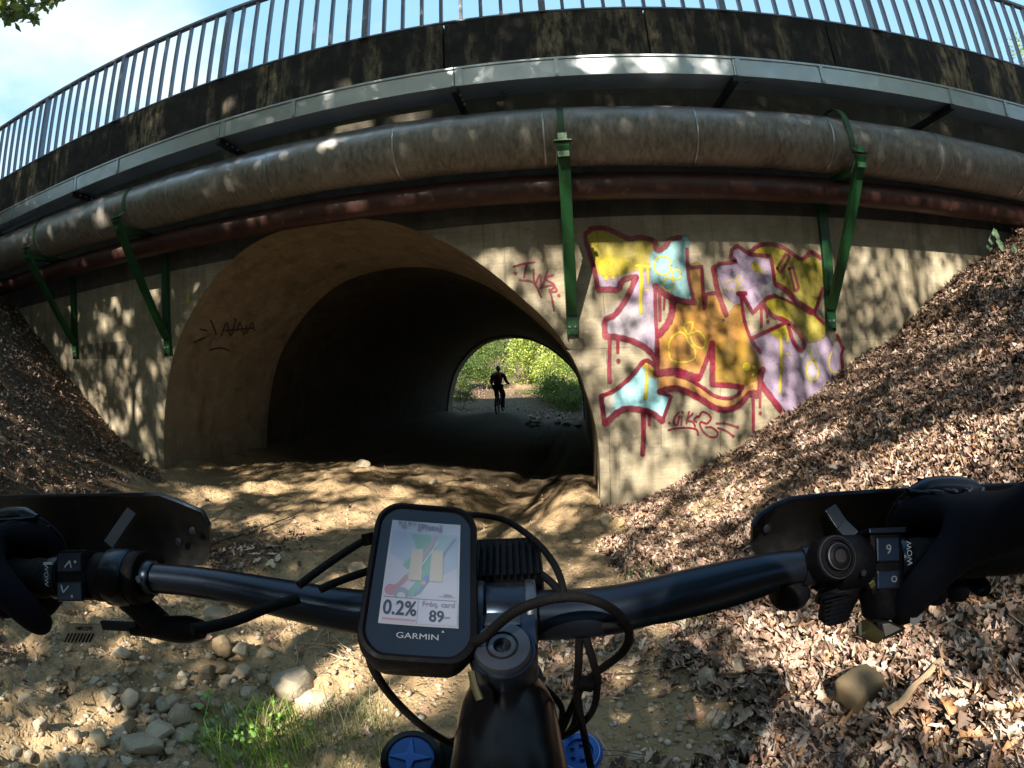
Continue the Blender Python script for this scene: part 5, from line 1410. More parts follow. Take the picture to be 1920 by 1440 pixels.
# fork: crown, legs, dials
cl, crr = at_d(772, 1424, .50), at_d(1086, 1412, .50)
lat = (crr - cl) / np.linalg.norm(crr - cl); mid = (cl + crr) / 2
fdir = -ax_st
MB().tube(spline([cl - ax_st * .045, cl * .75 + crr * .25 - ax_st * .03 + HD * .01, mid - ax_st * .025 + HD * .015, cl * .25 + crr * .75 - ax_st * .03 + HD * .01, crr - ax_st * .045], 5), .026, 16).build('fork_crown', GLOSS, bike, 50)
gzf = lambda q: gz(q[0], q[1])
RW = .365
ln = .46
for c, blue in ((cl, 0), (crr, 1)):
    lg = MB().tube([c - ax_st * .006, c - ax_st * .2], .0185, 18).tube([c - ax_st * .2, c - ax_st * ln], .024, 18).build('fork_leg', GLOSS, bike, 50)
    if blue:
        k = MB().lathe([(.0215, -.012), (.0222, -.002), (.0215, .004), (.019, .0065), (.0125, .0065), (.0120, .002), (.003, .002)], c, ax_st, 32).build('compression_dial', BLUE, lg, 35)
        MB().lathe([(.0185, .0068), (.0185, .0073), (.0178, .0073), (.0178, .0068)], c, ax_st, 30, None, False).build('dial_line', WHITEP, k)
        for j in range(5):
            a = j * 2 * math.pi / 5; e1 = np.cross(ax_st, RT); e1 /= np.linalg.norm(e1)
            MB().box(c + ax_st * .0045 + (RT * math.cos(a) + e1 * math.sin(a)) * .0075, (.004, .004, .004)).build('dial_click', BLUE_D, k, bevel=.001)
    else:
        hs = MB().lathe([(.030, -.012), (.031, -.004), (.0285, .003), (.0225, .005), (.0222, .001), (.002, .001)], c, ax_st, 32).bar(c - ax_st * .006, c - ax_st * .012 + RT * .06 + HD * .01, .03, .014, ax_st).build('air_cap_housing', GLOSS, lg, 40)
        k = MB().lathe([(.0215, .001), (.0218, .004), (.020, .0055), (.001, .0055)], c, ax_st, 32).build('air_cap', BLUE_D, hs, 35)
        e1 = np.cross(ax_st, RT); e1 /= np.linalg.norm(e1); V = []
        for j in range(8):
            a = j * math.pi / 4 + math.pi / 2; r_ = .0205 if j % 2 == 0 else .0055
            V.append(c + ax_st * .0056 + (RT * math.cos(a) + e1 * math.sin(a)) * r_)
        MB().prism(V, ax_st, .0028).build('star_grip', BLUE, k, bevel=.0008)
axl = mid - ax_st * ln + HD * .03
def wheel(c, side, par, rw=RW, name='wheel'):
    side = np.array(side) / np.linalg.norm(side)
    e1 = np.cross(side, UP); e1 /= np.linalg.norm(e1)
    circ = lambda r, n=40: [c + (e1 * math.cos(2 * math.pi * k / n) + UP * math.sin(2 * math.pi * k / n)) * r for k in range(n + 1)]
    ty = MB().tube(circ(rw - .03), .030, 12, cap=False)
    for k in range(48):
        a = 2 * math.pi * k / 48; rd = e1 * math.cos(a) + UP * math.sin(a)
        for o in (-.016, .0, .016): ty.box(c + rd * (rw + (.002 if o == 0 else -.004)) + side * o, (.010, .009, .014), (side, np.cross(side, rd), rd))
    w_ = ty.build(name, RUB, par, 50)
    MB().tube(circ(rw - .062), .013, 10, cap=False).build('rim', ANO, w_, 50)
    h = MB().lathe([(.02, -.05), (.026, -.03), (.018, 0), (.026, .03), (.02, .05)], c, side, 16)
    h.build('hub', ANO, w_, 40)
    sp_ = MB()
    for k in range(28):
        a = 2 * math.pi * k / 28; b = a + (.5 if k % 2 else -.5)
        sp_.tube([c + side * (.03 if k % 4 < 2 else -.03) + (e1 * math.cos(b) + UP * math.sin(b)) * .024, c + (e1 * math.cos(a) + UP * math.sin(a)) * (rw - .06)], .001, 4)
    s_ = sp_.build('spokes', GREYM, w_); s_['kind'] = 'stuff'
    return w_
axl[2] = gz(axl[0], axl[1]) + RW
for c in (cl, crr): MB().tube([c - ax_st * ln, np.array([*(c - ax_st * ln)[:2], axl[2]]) * 1.0 + HD * .03], .018, 10).build('dropout', GLOSS, bike, 50)
wheel(axl, RT, bike)
rax = bb - HD * .44; rax[2] = gz(rax[0], rax[1]) + RW
wheel(rax, RT, bike)
for s in (-1, 1):
    MB().tube([bb + RT * s * .04, rax + RT * s * .07], .013, 10).build('chain_stay', GLOSS, bike, 50)
    MB().tube([st * .8 + bb * .2 + RT * s * .03, rax + RT * s * .07], .010, 10).build('seat_stay', GLOSS, bike, 50)
    ca = bb + RT * s * .075; cb = ca + HD * .165 * s
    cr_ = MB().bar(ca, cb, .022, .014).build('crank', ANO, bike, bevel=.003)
    MB().box(cb + RT * s * .055, (.10, .09, .016), (RT, HD, UP)).build('pedal', MATB, bike, bevel=.003)
# finned lamp in front of the stem
lc = zc(948, 1072, .352); u2 = UP * .95 - HD * .3; u2 /= np.linalg.norm(u2); f2 = np.cross(u2, RT); f2 = -f2 if f2 @ HD < 0 else f2
lamp = MB().box(lc, (.056, .05, .030), (RT, f2, u2)).build('headlight', MATB, bike, bevel=.006)
for k in range(11):
    MB().box(lc + RT * (k - 5) * .0048 + u2 * .0165 - f2 * .004, (.0022, .038, .006), (RT, f2, u2)).build('fin', MATB, lamp)
MB().box(lc - u2 * .022, (.02, .02, .016), (RT, f2, u2)).build('lamp_bracket', MATB, lamp)
# cables
def cable(P, r=.0026, mat=RUB, name='cable', par=bike):
    return MB().tube(spline([at_d(*p) for p in P], 8), r, 8).build(name, mat, par, 60)
cable([(860, 968, .40), (900, 966, .40), (952, 978, .39), (1005, 1016, .37), (1040, 1060, .35), (1056, 1105, .335), (1050, 1130, .33)])
cable([(850, 1025, .40), (896, 1030, .39), (950, 1042, .38), (1005, 1070, .36), (1045, 1103, .34), (1060, 1125, .33)], .0028)
cable([(880, 1205, .30), (905, 1196, .285), (960, 1150, .278), (1020, 1126, .278), (1080, 1119, .28), (1130, 1132, .285), (1165, 1158, .30), (1180, 1190, .32), (1165, 1225, .34), (1110, 1268, .38), (1085, 1300, .42), (1075, 1360, .48), (1040, 1400, .55)], .0030)
cable([(1086, 1195, .345), (1085, 1240, .36), (1082, 1290, .38), (1088, 1340, .40), (1100, 1400, .41), (1110, 1450, .42)], .0028)
cable([(1098, 1195, .345), (1112, 1240, .36), (1120, 1280, .38), (1112, 1330, .41), (1085, 1362, .44), (1050, 1385, .48)], .0028)
cable([(1090, 1285, .39), (1066, 1340, .43), (1045, 1390, .48)], .0030)
cable([(1000, 1275, .40), (1030, 1298, .40), (1052, 1325, .42), (1052, 1355, .45), (1040, 1400, .5)], .0026)
cable([(690, 1225, .335), (704, 1262, .34), (738, 1310, .37), (790, 1360, .40), (840, 1392, .44), (870, 1410, .48)], .0030)
cable([(560, 1098, .33), (590, 1075, .335), (640, 1040, .345), (690, 1010, .36), (720, 1000, .37)], .0028)
cable([(600, 1105, .325), (640, 1088, .33), (690, 1071, .34), (730, 1060, .35)], .0028)
cable([(360, 1180, .300), (400, 1174, .305), (450, 1160, .315), (500, 1140, .325), (560, 1122, .33)], .0036)
cable([(1130, 1175, .328), (1200, 1168, .325), (1290, 1152, .322), (1380, 1128, .318), (1460, 1100, .312)], .0026)
MB().tube([at_d(1079, 1278, .375), at_d(1110, 1283, .38)], .0060, 8).build('cable_clip', MATB, bike, 50)
MB().tube([at_d(688, 1000, .352), at_d(694, 1022, .352)], .0046, 8).build('cable_clip', MATB, bike, 50)

def text(body, size, c, ax, ay, name, mat, par, sx=1.0, bold=0.0):
    """flat lettering centred on c, reading along ax, upright along ay"""
    cu = bpy.data.curves.new(name, 'FONT'); cu.body = body; cu.size = size; cu.align_x = 'CENTER'; cu.align_y = 'CENTER'; cu.resolution_u = 4; cu.offset = bold
    to = bpy.data.objects.new(name, cu); COL.objects.link(to)
    me = bpy.data.meshes.new_from_object(to.evaluated_get(bpy.context.evaluated_depsgraph_get()))
    bpy.data.objects.remove(to); bpy.data.curves.remove(cu)
    o0 = np.array(wloc(par))
    for v in me.vertices:
        p = np.array(c) + np.array(ax) * v.co.x * sx + np.array(ay) * v.co.y - o0
        v.co = p
    me.name = name
    return link(name, me, mat, par)
# hand guards
def guard(cols, par, zoff):
    """cols: (px, top, bottom, zc)"""
    V, F = [], []; m_ = 6; n = len(cols)
    for t in (0, 1):
        for px, a, b, d in cols:
            for j in range(m_):
                s = j / (m_ - 1)
                V.append(zc(px, a + (b - a) * s, d + .012 * math.sin(math.pi * s) * .6) + FW * .0035 * t)
    for t in (0, 1):
        o = t * n * m_
        for i in range(n - 1):
            for j in range(m_ - 1):
                q = (o + i * m_ + j, o + (i + 1) * m_ + j, o + (i + 1) * m_ + j + 1, o + i * m_ + j + 1)
                F.append(q if t == 0 else q[::-1])
    o = n * m_
    for i in range(n - 1):
        F.append((i * m_, o + i * m_, o + (i + 1) * m_, (i + 1) * m_)); F.append((i * m_ + m_ - 1, (i + 1) * m_ + m_ - 1, o + (i + 1) * m_ + m_ - 1, o + i * m_ + m_ - 1))
    for i in (0, n - 1):
        for j in range(m_ - 1): F.append((i * m_ + j, i * m_ + j + 1, o + i * m_ + j + 1, o + i * m_ + j))
    gd = MB().add(V, F).build('hand_guard', GUARD, par, 35)
    MB().tube([zc(px, a, d + .0018) for px, a, b, d in cols], .0022, 6).build('guard_rim', ANO, gd, 50)
    return gd
GUARD = plain('guard_plastic', (.007, .007, .008), .42, 0, .25, .0006, 120)
gl_ = guard([(-40, 934, 1066, .318), (60, 931, 1064, .330), (150, 929, 1062, .340), (240, 928, 1062, .346), (300, 928, 1062, .350), (345, 945, 1061, .351), (380, 960, 1060, .351), (392, 985, 1040, .350)], bike, 0)
gr_ = guard([(1411, 985, 1030, .346), (1424, 966, 1050, .347), (1450, 948, 1058, .347), (1478, 936, 1058, .346), (1560, 927, 1056, .342), (1650, 921, 1054, .336), (1740, 917, 1052, .326), (1840, 912, 1050, .312), (1960, 905, 1045, .29)], bike, 0)
for P_ in (((248, 958), (204, 1022)), ((1556, 952), (1578, 985), (1600, 1006))):
    q = [zc(a, b, .338 - .022 * i / (len(P_) - 1)) for i, (a, b) in enumerate(P_)]
    mbs = MB()
    for a, b in zip(q[:-1], q[1:]): mbs.bar(a, b, .0115, .003, -FW)
    par = gl_ if P_[0][0] < 900 else gr_
    mbs.build('mount_strap', GREYM, par, bevel=.0006)
for px, py, par in ((363, 994, gl_), (337, 1015, gl_), (1436, 990, gr_)):
    c = zc(px, py, .350); MB().lathe([(.0035, 0), (.0035, .002), (.002, .0025)], c, -FW, 10).build('guard_screw', GREYM, par, 40)
# left cluster: grip, mode switch, clamps, dropper lever
def grip(a, b, mat=RUB):
    xs = np.linspace(a, b, 12)
    g_ = MB().tube([barpt(x) for x in xs], [.0165 + .0012 * (i % 2) for i in range(12)], 20).build('grip', mat, bike, 50)
    return g_
grip(128, -60); grip(1690, 1985)
def pod(px0, px1, h, dep, up=.0):
    c = (barpt(px0) + barpt(px1)) / 2; d = bardir((px0 + px1) / 2)
    L_ = np.linalg.norm(barpt(px1) - barpt(px0))
    n_ = -FW * .92 + UP * .38; n_ -= d * (n_ @ d); n_ /= np.linalg.norm(n_); t_ = np.cross(n_, d); t_ = t_ if t_ @ UP > 0 else -t_
    return c, d, n_, t_, L_
c, d, n_, t_, L_ = pod(134, 186, .036, .03)
lp = MB().box(c + t_ * .001 + n_ * .004, (L_, .030, .040), (d, n_, t_)).build('mode_switch', MATB, bike, bevel=.005)
f0 = c + n_ * .0193
lp2 = MB().box(c - t_ * .0125 + n_ * .0185, (L_ * .86, .004, .016), (d, n_, t_)).box(c + t_ * .010 + n_ * .0185, (L_ * .86, .004, .015), (d, n_, t_)).build('button', ANO, lp, bevel=.0015)
def chevron(P, par, w=.0011):
    mbx = MB()
    for a, b in zip(P[:-1], P[1:]): mbx.bar(a, b, w, .0004, n_)
    mbx.build('symbol', WHITEP, par)
fz = c + n_ * .0209
def loc2(x, y): return fz + d * x + t_ * y
chevron([loc2(-.004, .0065), loc2(.0015, .0115), loc2(.003, .006)], lp2)
chevron([loc2(-.008, -.0075), loc2(-.006, -.0135), loc2(0, -.0085)], lp2)
MB().lathe([(.0012, 0), (.0012, .0004)], loc2(.0075, .0105), n_, 10).build('symbol', WHITEP, lp2); MB().lathe([(.0012, 0), (.0012, .0004)], loc2(.0035, -.0165), n_, 10).build('symbol', WHITEP, lp2)
cg = barpt(116); dg = bardir(116)
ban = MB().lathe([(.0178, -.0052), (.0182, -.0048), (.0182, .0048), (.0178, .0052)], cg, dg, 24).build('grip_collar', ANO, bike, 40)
text('WOW', .0064, cg + n_ * .0184 + t_ * .001, -t_, dg, 'collar_lettering', WHITEP, ban)
MB().box(cg + n_ * .0150 + t_ * .0105, (.010, .0035, .0022), (dg, n_, t_)).build('collar_mark', WHITEP, ban)
ring(202, .017, .0205, 'clamp', MATB); ring(232, .022, .0235, 'clamp', ANO); ring(262, .012, .0220, 'clamp', MATB); ring(283, .010, .0145, 'clamp', ANO)
MB().lathe([(.012, 0), (.0125, .004), (.010, .007), (.006, .008)], barpt(240) - FW * .020 + UP * .004, -FW, 20).build('bolt_cover', MATB, bike, 40)
for px, py in ((228, 1110), (182, 1106), (262, 1085)):
    MB().lathe([(.0028, 0), (.0028, .002), (.0012, .0022)], zc(px, py, .282), -FW, 10).build('clamp_bolt', GREYM, bike, 40)
# brake lever bodies hang below the bar
MB().tube(spline([zc(232, 1095, .300), zc(250, 1125, .300), zc(300, 1172, .300)], 4), [.016, .016, .015, .014, .013, .012, .012, .012, .012], 14).build('brake_body', MATB, bike, 50)
lv = MB().tube(spline([zc(380, 1180, .300), zc(340, 1180, .298), zc(295, 1178, .297), zc(250, 1180, .296)], 4), [.0075, .009, .0105, .011, .011, .011, .0105, .010, .009, .008, .007, .006, .0055], 12).build('dropper_lever', MATB, bike, 50)
A_ = [zc(192, 1172, .292), zc(258, 1175, .294)]
MB().bar(A_[0], A_[1], .008, .004, FW).build('lever_arm', ANO, lv, bevel=.001)
pts = [(190, 1171), (127, 1170), (120, 1176), (118, 1198), (124, 1205), (172, 1206), (180, 1196), (192, 1188)]
pl_ = MB().prism([zc(a, b, .291) for a, b in pts], FW, .0025).build('lever_pad', SILV, lv, bevel=.0005)
for k in range(8):
    x = 122 + k * 6.6
    MB().bar(zc(x + 7, 1188, .2902), zc(x - 1, 1204, .2902), .0011, .0007, -FW).build('groove', MATB, pl_)
hx = zc(190, 1180, .291) - zc(120, 1180, .291); hx /= np.linalg.norm(hx); hy = -np.cross(hx, FW); hy = hy if hy @ UP > 0 else -hy
text('AMFLOW', .0058, zc(157, 1179, .2900), hx, hy, 'lever_lettering', MATB, pl_, 1.0, .00012)
# right cluster
c5, d5 = barpt(1566), bardir(1566)
dc = zc(1566, 1046, .276)
ax5 = -FW * .85 + UP * .5 ; ax5 /= np.linalg.norm(ax5)
dl = MB().lathe([(.0155, -.016), (.0165, -.004), (.0160, .002), (.0138, .0045), (.0120, .0045), (.0115, .0025), (.0100, .0025), (.0092, .006), (.0066, .0075), (.0058, .0062), (.001, .0058)], dc, ax5, 34).build('bell', MATB, bike, 35)
MB().lathe([(.0152, .0028), (.0150, .0038), (.0146, .0038), (.0148, .0026)], dc, ax5, 34, None, False).build('bell_ring', GREYM, dl, 40)
MB().lathe([(.0096, .0048), (.0094, .0060), (.0088, .0062)], dc, ax5, 30, None, False).build('bell_ring', GREYM, dl, 40)
MB().lathe([(.0050, .006), (.0046, .0072), (.001, .0074)], dc, ax5, 20).build('bell_button', GUARD, dl, 40)
ring(1520, .018, .0150, 'clamp', ANO); ring(1545, .016, .0190, 'clamp', MATB); ring(1590, .026, .0215, 'clamp', MATB)
c, d, n_, t_, L_ = pod(1612, 1672, .036, .03)
rp = MB().box(c + n_ * .003 - t_ * .002, (L_, .030, .046), (d, n_, t_)).build('remote_pod', MATB, bike, bevel=.005)
MB().box(c + n_ * .012 + t_ * .022, (L_ * 1.1, .018, .004), (d, n_, t_)).build('pod_ridge', ANO, rp, bevel=.001)
rb = MB().box(c + n_ * .0185 + t_ * .008, (L_ * .7, .004, .018), (d, n_, t_)).box(c + n_ * .0185 - t_ * .0135, (L_ * .7, .003, .014), (d, n_, t_)).build('button', ANO, rp, bevel=.0015)
text('9', .0095, c + n_ * .0208 + t_ * .008, d, t_, 'symbol', GREYP, rb)
text('o', .010, c + n_ * .0203 - t_ * .0125 + d * .004, d, t_, 'symbol', GREYP, rb)
cg = barpt(1682); dg = bardir(1682)
cb_ = MB().lathe([(.0180, -.0048), (.0184, -.0042), (.0184, .0042), (.0180, .0048)], cg, dg, 24).build('grip_collar', ANO, bike, 40)
ng = -FW * .9 + UP * .42; ng -= dg * (ng @ dg); ng /= np.linalg.norm(ng); tg_ = np.cross(ng, dg); tg_ = tg_ if tg_ @ UP > 0 else -tg_
text('WOW', .0062, cg + ng * .0186 + tg_ * .004, tg_, -dg, 'collar_lettering', WHITEP, cb_)
MB().lathe([(.0022, 0), (.0022, .0008), (.0014, .0008)], zc(1619, 1074, .268), -FW, 14).build('pod_screw', GREYM, rp)
# right brake body and shifter below the bar
MB().tube(spline([zc(1500, 1090, .305), zc(1480, 1108, .305), zc(1452, 1112, .305)], 4), [.012, .014, .015, .016, .016, .015, .014, .012, .009], 14).build('brake_body', MATB, bike, 50)
MB().tube(spline([zc(1600, 1075, .292), zc(1575, 1110, .292), zc(1560, 1140, .292)], 4), .0155, 14).build('shifter_body', MATB, bike, 50)
sh = MB().box(zc(1566, 1140, .281), (.020, .016, .022), (RT, FW, UP)).build('shift_paddle', MATB, bike, bevel=.003)
for k in range(7): MB().box(zc(1566, 1116 + k * 8, .2720), (.017, .0012, .0008), (RT, FW, UP)).build('rib', ANO, sh)
MB().tube(spline([zc(1625, 1075, .283), zc(1648, 1115, .276), zc(1652, 1160, .270)], 5), [.012, .013, .0145, .015, .0155, .0155, .0155, .0155, .015, .0145, .011], 16).build('lever_cover', MATB, bike, 50)
lv2 = MB().tube([zc(1618, 1178, .262), zc(1645, 1192, .262)], [.0065, .006], 14).build('shift_lever', OLIVE, bike, 50)
MB().tube([zc(1612, 1168, .261), zc(1613, 1190, .261)], .0012, 6).build('lever_edge', SILV, lv2)
pd = MB().prism([zc(a, b, .2585) for a, b in ((1645, 1168), (1664, 1165), (1700, 1178), (1694, 1184), (1658, 1200), (1648, 1196))], FW, .006).build('thumb_pad', GUARD, lv2, bevel=.0008)
MB().prism([zc(a, b, .2575) for a, b in ((1655, 1171), (1668, 1169), (1690, 1179), (1660, 1194))], FW, .0016).build('pad_plate', SILV, pd, bevel=.0004)
MB().lathe([(.0030, 0), (.0030, .0015)], zc(1634, 1095, .262), -FW, 4).build('lever_nut', plain('brass', (.25, .21, .08), .4, .8), bike)

# ------------------------------------------------------------------ bike computer on its mount
cor = [at_d(736, 979, .338), at_d(863, 983, .338), at_d(859, 1178, .297), at_d(709, 1172, .297)]
SCc = sum(cor) / 4
su = (cor[0] + cor[1] - cor[2] - cor[3]); su /= np.linalg.norm(su)
sr = cor[1] - cor[0] + cor[2] - cor[3]; sr -= su * (sr @ su); sr /= np.linalg.norm(sr)
sn = np.cross(sr, su)
SW, SH = .0465, .0775
comp = empty('bike_computer', SCc - sn * .012, 'black handlebar bike computer with a lit colour map screen, mounted over the stem', 'bike computer')
def G(x, y, z=0): return SCc + sr * x + su * y + sn * z
def rrect(w, h, r, bulge=.0, n=7, yo=0):
    P = []
    for cx, cy, a0 in ((w / 2 - r, h / 2 - r, 0), (-w / 2 + r, h / 2 - r, 90), (-w / 2 + r, -h / 2 + r, 180), (w / 2 - r, -h / 2 + r, 270)):
        for k in range(n):
            a = R(a0 + 90 * k / (n - 1)); P.append([cx + r * math.cos(a), cy + r * math.sin(a)])
    P = np.array(P)
    P[:, 1] += np.sign(P[:, 1]) * bulge * (1 - (2 * P[:, 0] / w) ** 2); P[:, 1] += yo
    return P
def shell(layers):
    """closed outline layers (same count) -> mesh, capped at both ends"""
    V, F = [], []; n = len(layers[0][0])
    for P, z in layers: V += [G(p[0] * 1.065, (p[1] - YO) * 1.065 + YO, z * 1.25 if z < -.003 else z) for p in P]
    for i in range(len(layers) - 1):
        for k in range(n): F.append((i * n + k, i * n + (k + 1) % n, (i + 1) * n + (k + 1) % n, (i + 1) * n + k))
    F.append(tuple(range(n))[::-1]); F.append(tuple((len(layers) - 1) * n + k for k in range(n)))
    return MB().add(V, F)
YO = -.004
case = shell([(rrect(.052, .088, .012, .004, yo=YO), -.024), (rrect(.061, .099, .013, .005, yo=YO), -.020), (rrect(.0655, .1035, .014, .005, yo=YO), -.008), (rrect(.0655, .1035, .014, .005, yo=YO), -.001), (rrect(.0635, .1015, .013, .005, yo=YO), .0022), (rrect(.0595, .0975, .012, .005, yo=YO), .0028), (rrect(.0565, .0935, .011, .005, yo=YO), .0006)]).build('case', MATB, comp, 40)
GLASS = plain('cover_glass', (.006, .009, .02), .14, 0, .1, spec=.25)
shell([(rrect(.0568, .0937, .011, .005, yo=YO), -.002), (rrect(.0565, .0934, .011, .005, yo=YO), .0009)]).build('cover_glass', GLASS, comp, 30)
SCRM = Mat('lit_screen', .3, 0, .3); _c = SCRM.attr('col').outputs['Color']
_px = SCRM.noise(900, 2, .5, SCRM.pos())
_c2 = SCRM.mix(SCRM.math('MULTIPLY', _px, .18), _c, (.2, .22, .28))
SCRM.base(_c2); SCRM.l(_c2, SCRM.b.inputs['Emission Color']); SCRM.b.inputs['Emission Strength'].default_value = .05
SCRM = SCRM.m
scr = MB(); zl = [.00105]
def area(P, col, dz=.00004):
    zl[0] += dz
    V = [G((x - .5) * SW, (.5 - y) * SH, zl[0]) for x, y in P]
    tri = tessellate_polygon([[Vector(v) for v in V]])
    scr.add(V, [tuple(t) for t in tri], (*[(c * .68 + h_ * .32) * k_ for c, h_, k_ in zip(col, (.42, .46, .56), (.40, .42, .47))], 1))
SKYB = (.40, .47, .62)
area([(0, 0), (1, 0), (1, 1), (0, 1)], (.50, .50, .52))
area([(.02, .005), (.98, .005), (.98, .12), (.02, .12)], (.42, .48, .62))
area([(.03, .12), (.98, .12), (.98, .765), (.03, .765)], (.30, .40, .56))
area([(.03, .35), (.30, .45), (.36, .62), (.62, .60), (.97, .45), (.97, .765), (.03, .765)], (.46, .48, .58))
area([(.30, .14), (.97, .14), (.95, .24), (.78, .35), (.70, .50), (.58, .62), (.50, .72), (.36, .765), (.33, .70), (.52, .52), (.40, .30)], (.10, .34, .26))
area([(.58, .14), (.97, .14), (.95, .24), (.78, .35), (.68, .33)], (.24, .42, .46))
area([(.22, .46), (.36, .36), (.44, .40), (.30, .50)], (.10, .36, .20))
for wdt, col, P in ((.05, (.36, .25, .36), [(.66, .14), (.55, .30), (.44, .44), (.30, .58), (.18, .68), (.08, .70)]), (.035, (.14, .17, .34), [(.93, .16), (.80, .30), (.72, .42), (.62, .56), (.52, .66), (.42, .74)]), (.05, (.40, .13, .17), [(.30, .56), (.22, .64), (.12, .70)])):
    for (ax_, ay_), (bx_, by_) in zip(P[:-1], P[1:]):
        nx_, ny_ = -(by_ - ay_), (bx_ - ax_) * .6; l_ = math.hypot(nx_, ny_); nx_, ny_ = nx_ / l_ * wdt * .5, ny_ / l_ * wdt * .5
        area([(ax_ + nx_, ay_ + ny_), (bx_ + nx_, by_ + ny_), (bx_ - nx_, by_ - ny_), (ax_ - nx_, ay_ - ny_)], col, .000004)
def disc(x, y, r, col, n=16): area([(x + r * math.cos(2 * math.pi * k / n), y + r * .6 * math.sin(2 * math.pi * k / n)) for k in range(n)], col)
disc(.11, .70, .085, (.42, .10, .14)); disc(.25, .73, .10, (.16, .2, .24)); disc(.25, .75, .055, (.48, .48, .55)); disc(.57, .57, .045, (.10, .16, .50)); disc(.53, .62, .03, (.5, .3, .32))
area([(.33, .30), (.49, .29), (.50, .60), (.32, .60)], (.50, .45, .33)); area([(.61, .29), (.77, .30), (.78, .60), (.60, .60)], (.50, .46, .34))
area([(.49, .44), (.70, .19), (.71, .195), (.50, .45)], (.60, .70, .75))
area([(.02, .775), (.985, .775), (.985, .985), (.02, .985)], (.48, .50, .60))
area([(.03, .765), (.97, .765), (.97, .775), (.03, .775)], (.12, .12, .18)); area([(.475, .775), (.483, .775), (.483, .985), (.475, .985)], (.15, .15, .2))
area([(.04, .950), (.465, .950), (.465, .972), (.04, .972)], (.42, .16, .16))
area([(.74, .735), (.94, .735), (.94, .739), (.74, .739)], (.1, .1, .15))
scr = scr.build('screen', SCRM, comp, None, None, True)
INK = plain('screen_ink', (.015, .02, .05), .5); INK2 = plain('screen_ink_soft', (.10, .11, .17), .5)
def st_(body, size, x, y, sx=1, mat=INK): return text(body, size, G((x - .5) * SW, (.5 - y) * SH, zl[0] + .0002), sr, su, 'screen_lettering', mat, scr, sx, size * .022)
st_('[Piste]', .0064, .56, .062, 1.0, INK2); st_('8.3 0', .0046, .19, .030, .95, INK2); st_('m', .0028, .335, .032, 1, INK2); st_('SE', .0030, .19, .078, 1.2, INK2)
st_('0.2%', .0135, .25, .868, .78); st_('Fréq. card', .0052, .74, .812, .92, INK2); st_('89', .0105, .72, .918, .85); st_('bpm', .0022, .845, .918, 1.0, INK2); st_('200m', .0022, .85, .722, 1.0, INK2)
text('GARMIN', .0052, G(0, -.0455, .00112), sr, su, 'case_lettering', GREYP, comp, 1.25)
MB().prism([G(.0135, -.0420, .0011), G(.0152, -.0420, .0011), G(.01435, -.0405, .0011)], sn, .0001).build('case_emblem', GREYP, comp)
MB().tube([G(0, -.004, -.02), G(.012, -.02, -.045), barpt(900)], [.014, .011, .009], 12).build('mount', MATB, comp, 50)
# ------------------------------------------------------------------ people: grown from joints with tapering radii
def skin(name, V, E, rad, mat, parent, root=0, sub=2):
    o0 = np.array(wloc(parent)) if parent is not None else np.zeros(3)
    me = bpy.data.meshes.new(name + '_joints')
    me.from_pydata([tuple(float(c) for c in np.array(v) - o0) for v in V], E, [])
    o = bpy.data.objects.new(name + '_joints', me); COL.objects.link(o)
    md = o.modifiers.new('skin', 'SKIN'); md.use_smooth_shade = True; md.branch_smoothing = .4
    if not me.skin_vertices: me.attributes.new('x', 'FLOAT', 'POINT')
    sv = me.skin_vertices[0].data if me.skin_vertices else None
    if sv is None:
        with bpy.context.temp_override(object=o): bpy.ops.mesh.customdata_skin_add()
        sv = me.skin_vertices[0].data
    for i, r in enumerate(rad):
        sv[i].radius = (r, r) if np.isscalar(r) else r
        sv[i].use_root = (i == root)
    ss = o.modifiers.new('sub', 'SUBSURF'); ss.levels = sub; ss.render_levels = sub
    dg = bpy.context.evaluated_depsgraph_get(); dg.update()
    out = bpy.data.meshes.new_from_object(o.evaluated_get(dg))
    bpy.data.objects.remove(o); bpy.data.meshes.remove(me)
    out.name = name; smooth_mesh(out)
    return link(name, out, mat, parent)
NAVY = Mat('glove_cloth', .85, 0, .1); _n = NAVY.noise(420, 3, .6, NAVY.pos()); _n2 = NAVY.noise(14, 4, .6, NAVY.pos())
NAVY.base(NAVY.mix(_n2, (.002, .0025, .005), (.005, .006, .012))); NAVY.bump(NAVY.math('ADD', NAVY.math('MULTIPLY', _n, .25), _n2), .004, .8); NAVY = NAVY.m
SEAM = plain('glove_seam', (.022, .026, .045), .6, 0, .3, .001, 200, .3)
JACK = Mat('jacket_cloth', .8, 0, .1); _n2 = JACK.noise(9, 5, .6, JACK.pos(), dist=.6)
JACK.base(JACK.mix(_n2, (.003, .004, .008), (.007, .009, .018))); JACK.bump(_n2, .03, .9); JACK = JACK.m
TROU = plain('trouser_cloth', (.02, .02, .024), .8, 0, .3, .004, 30)
SKINM = plain('skin', (.48, .29, .20), .5, 0, .1)
HELM = plain('helmet_shell', (.03, .035, .05), .3, 0, .1)
gl0 = barpt(60); gr0 = barpt(1770)
rider = empty('person', (-.05, -.5, gz(-.05, -.5)), 'rider behind the camera in dark jacket, both gloved hands gripping the handlebar', 'person')
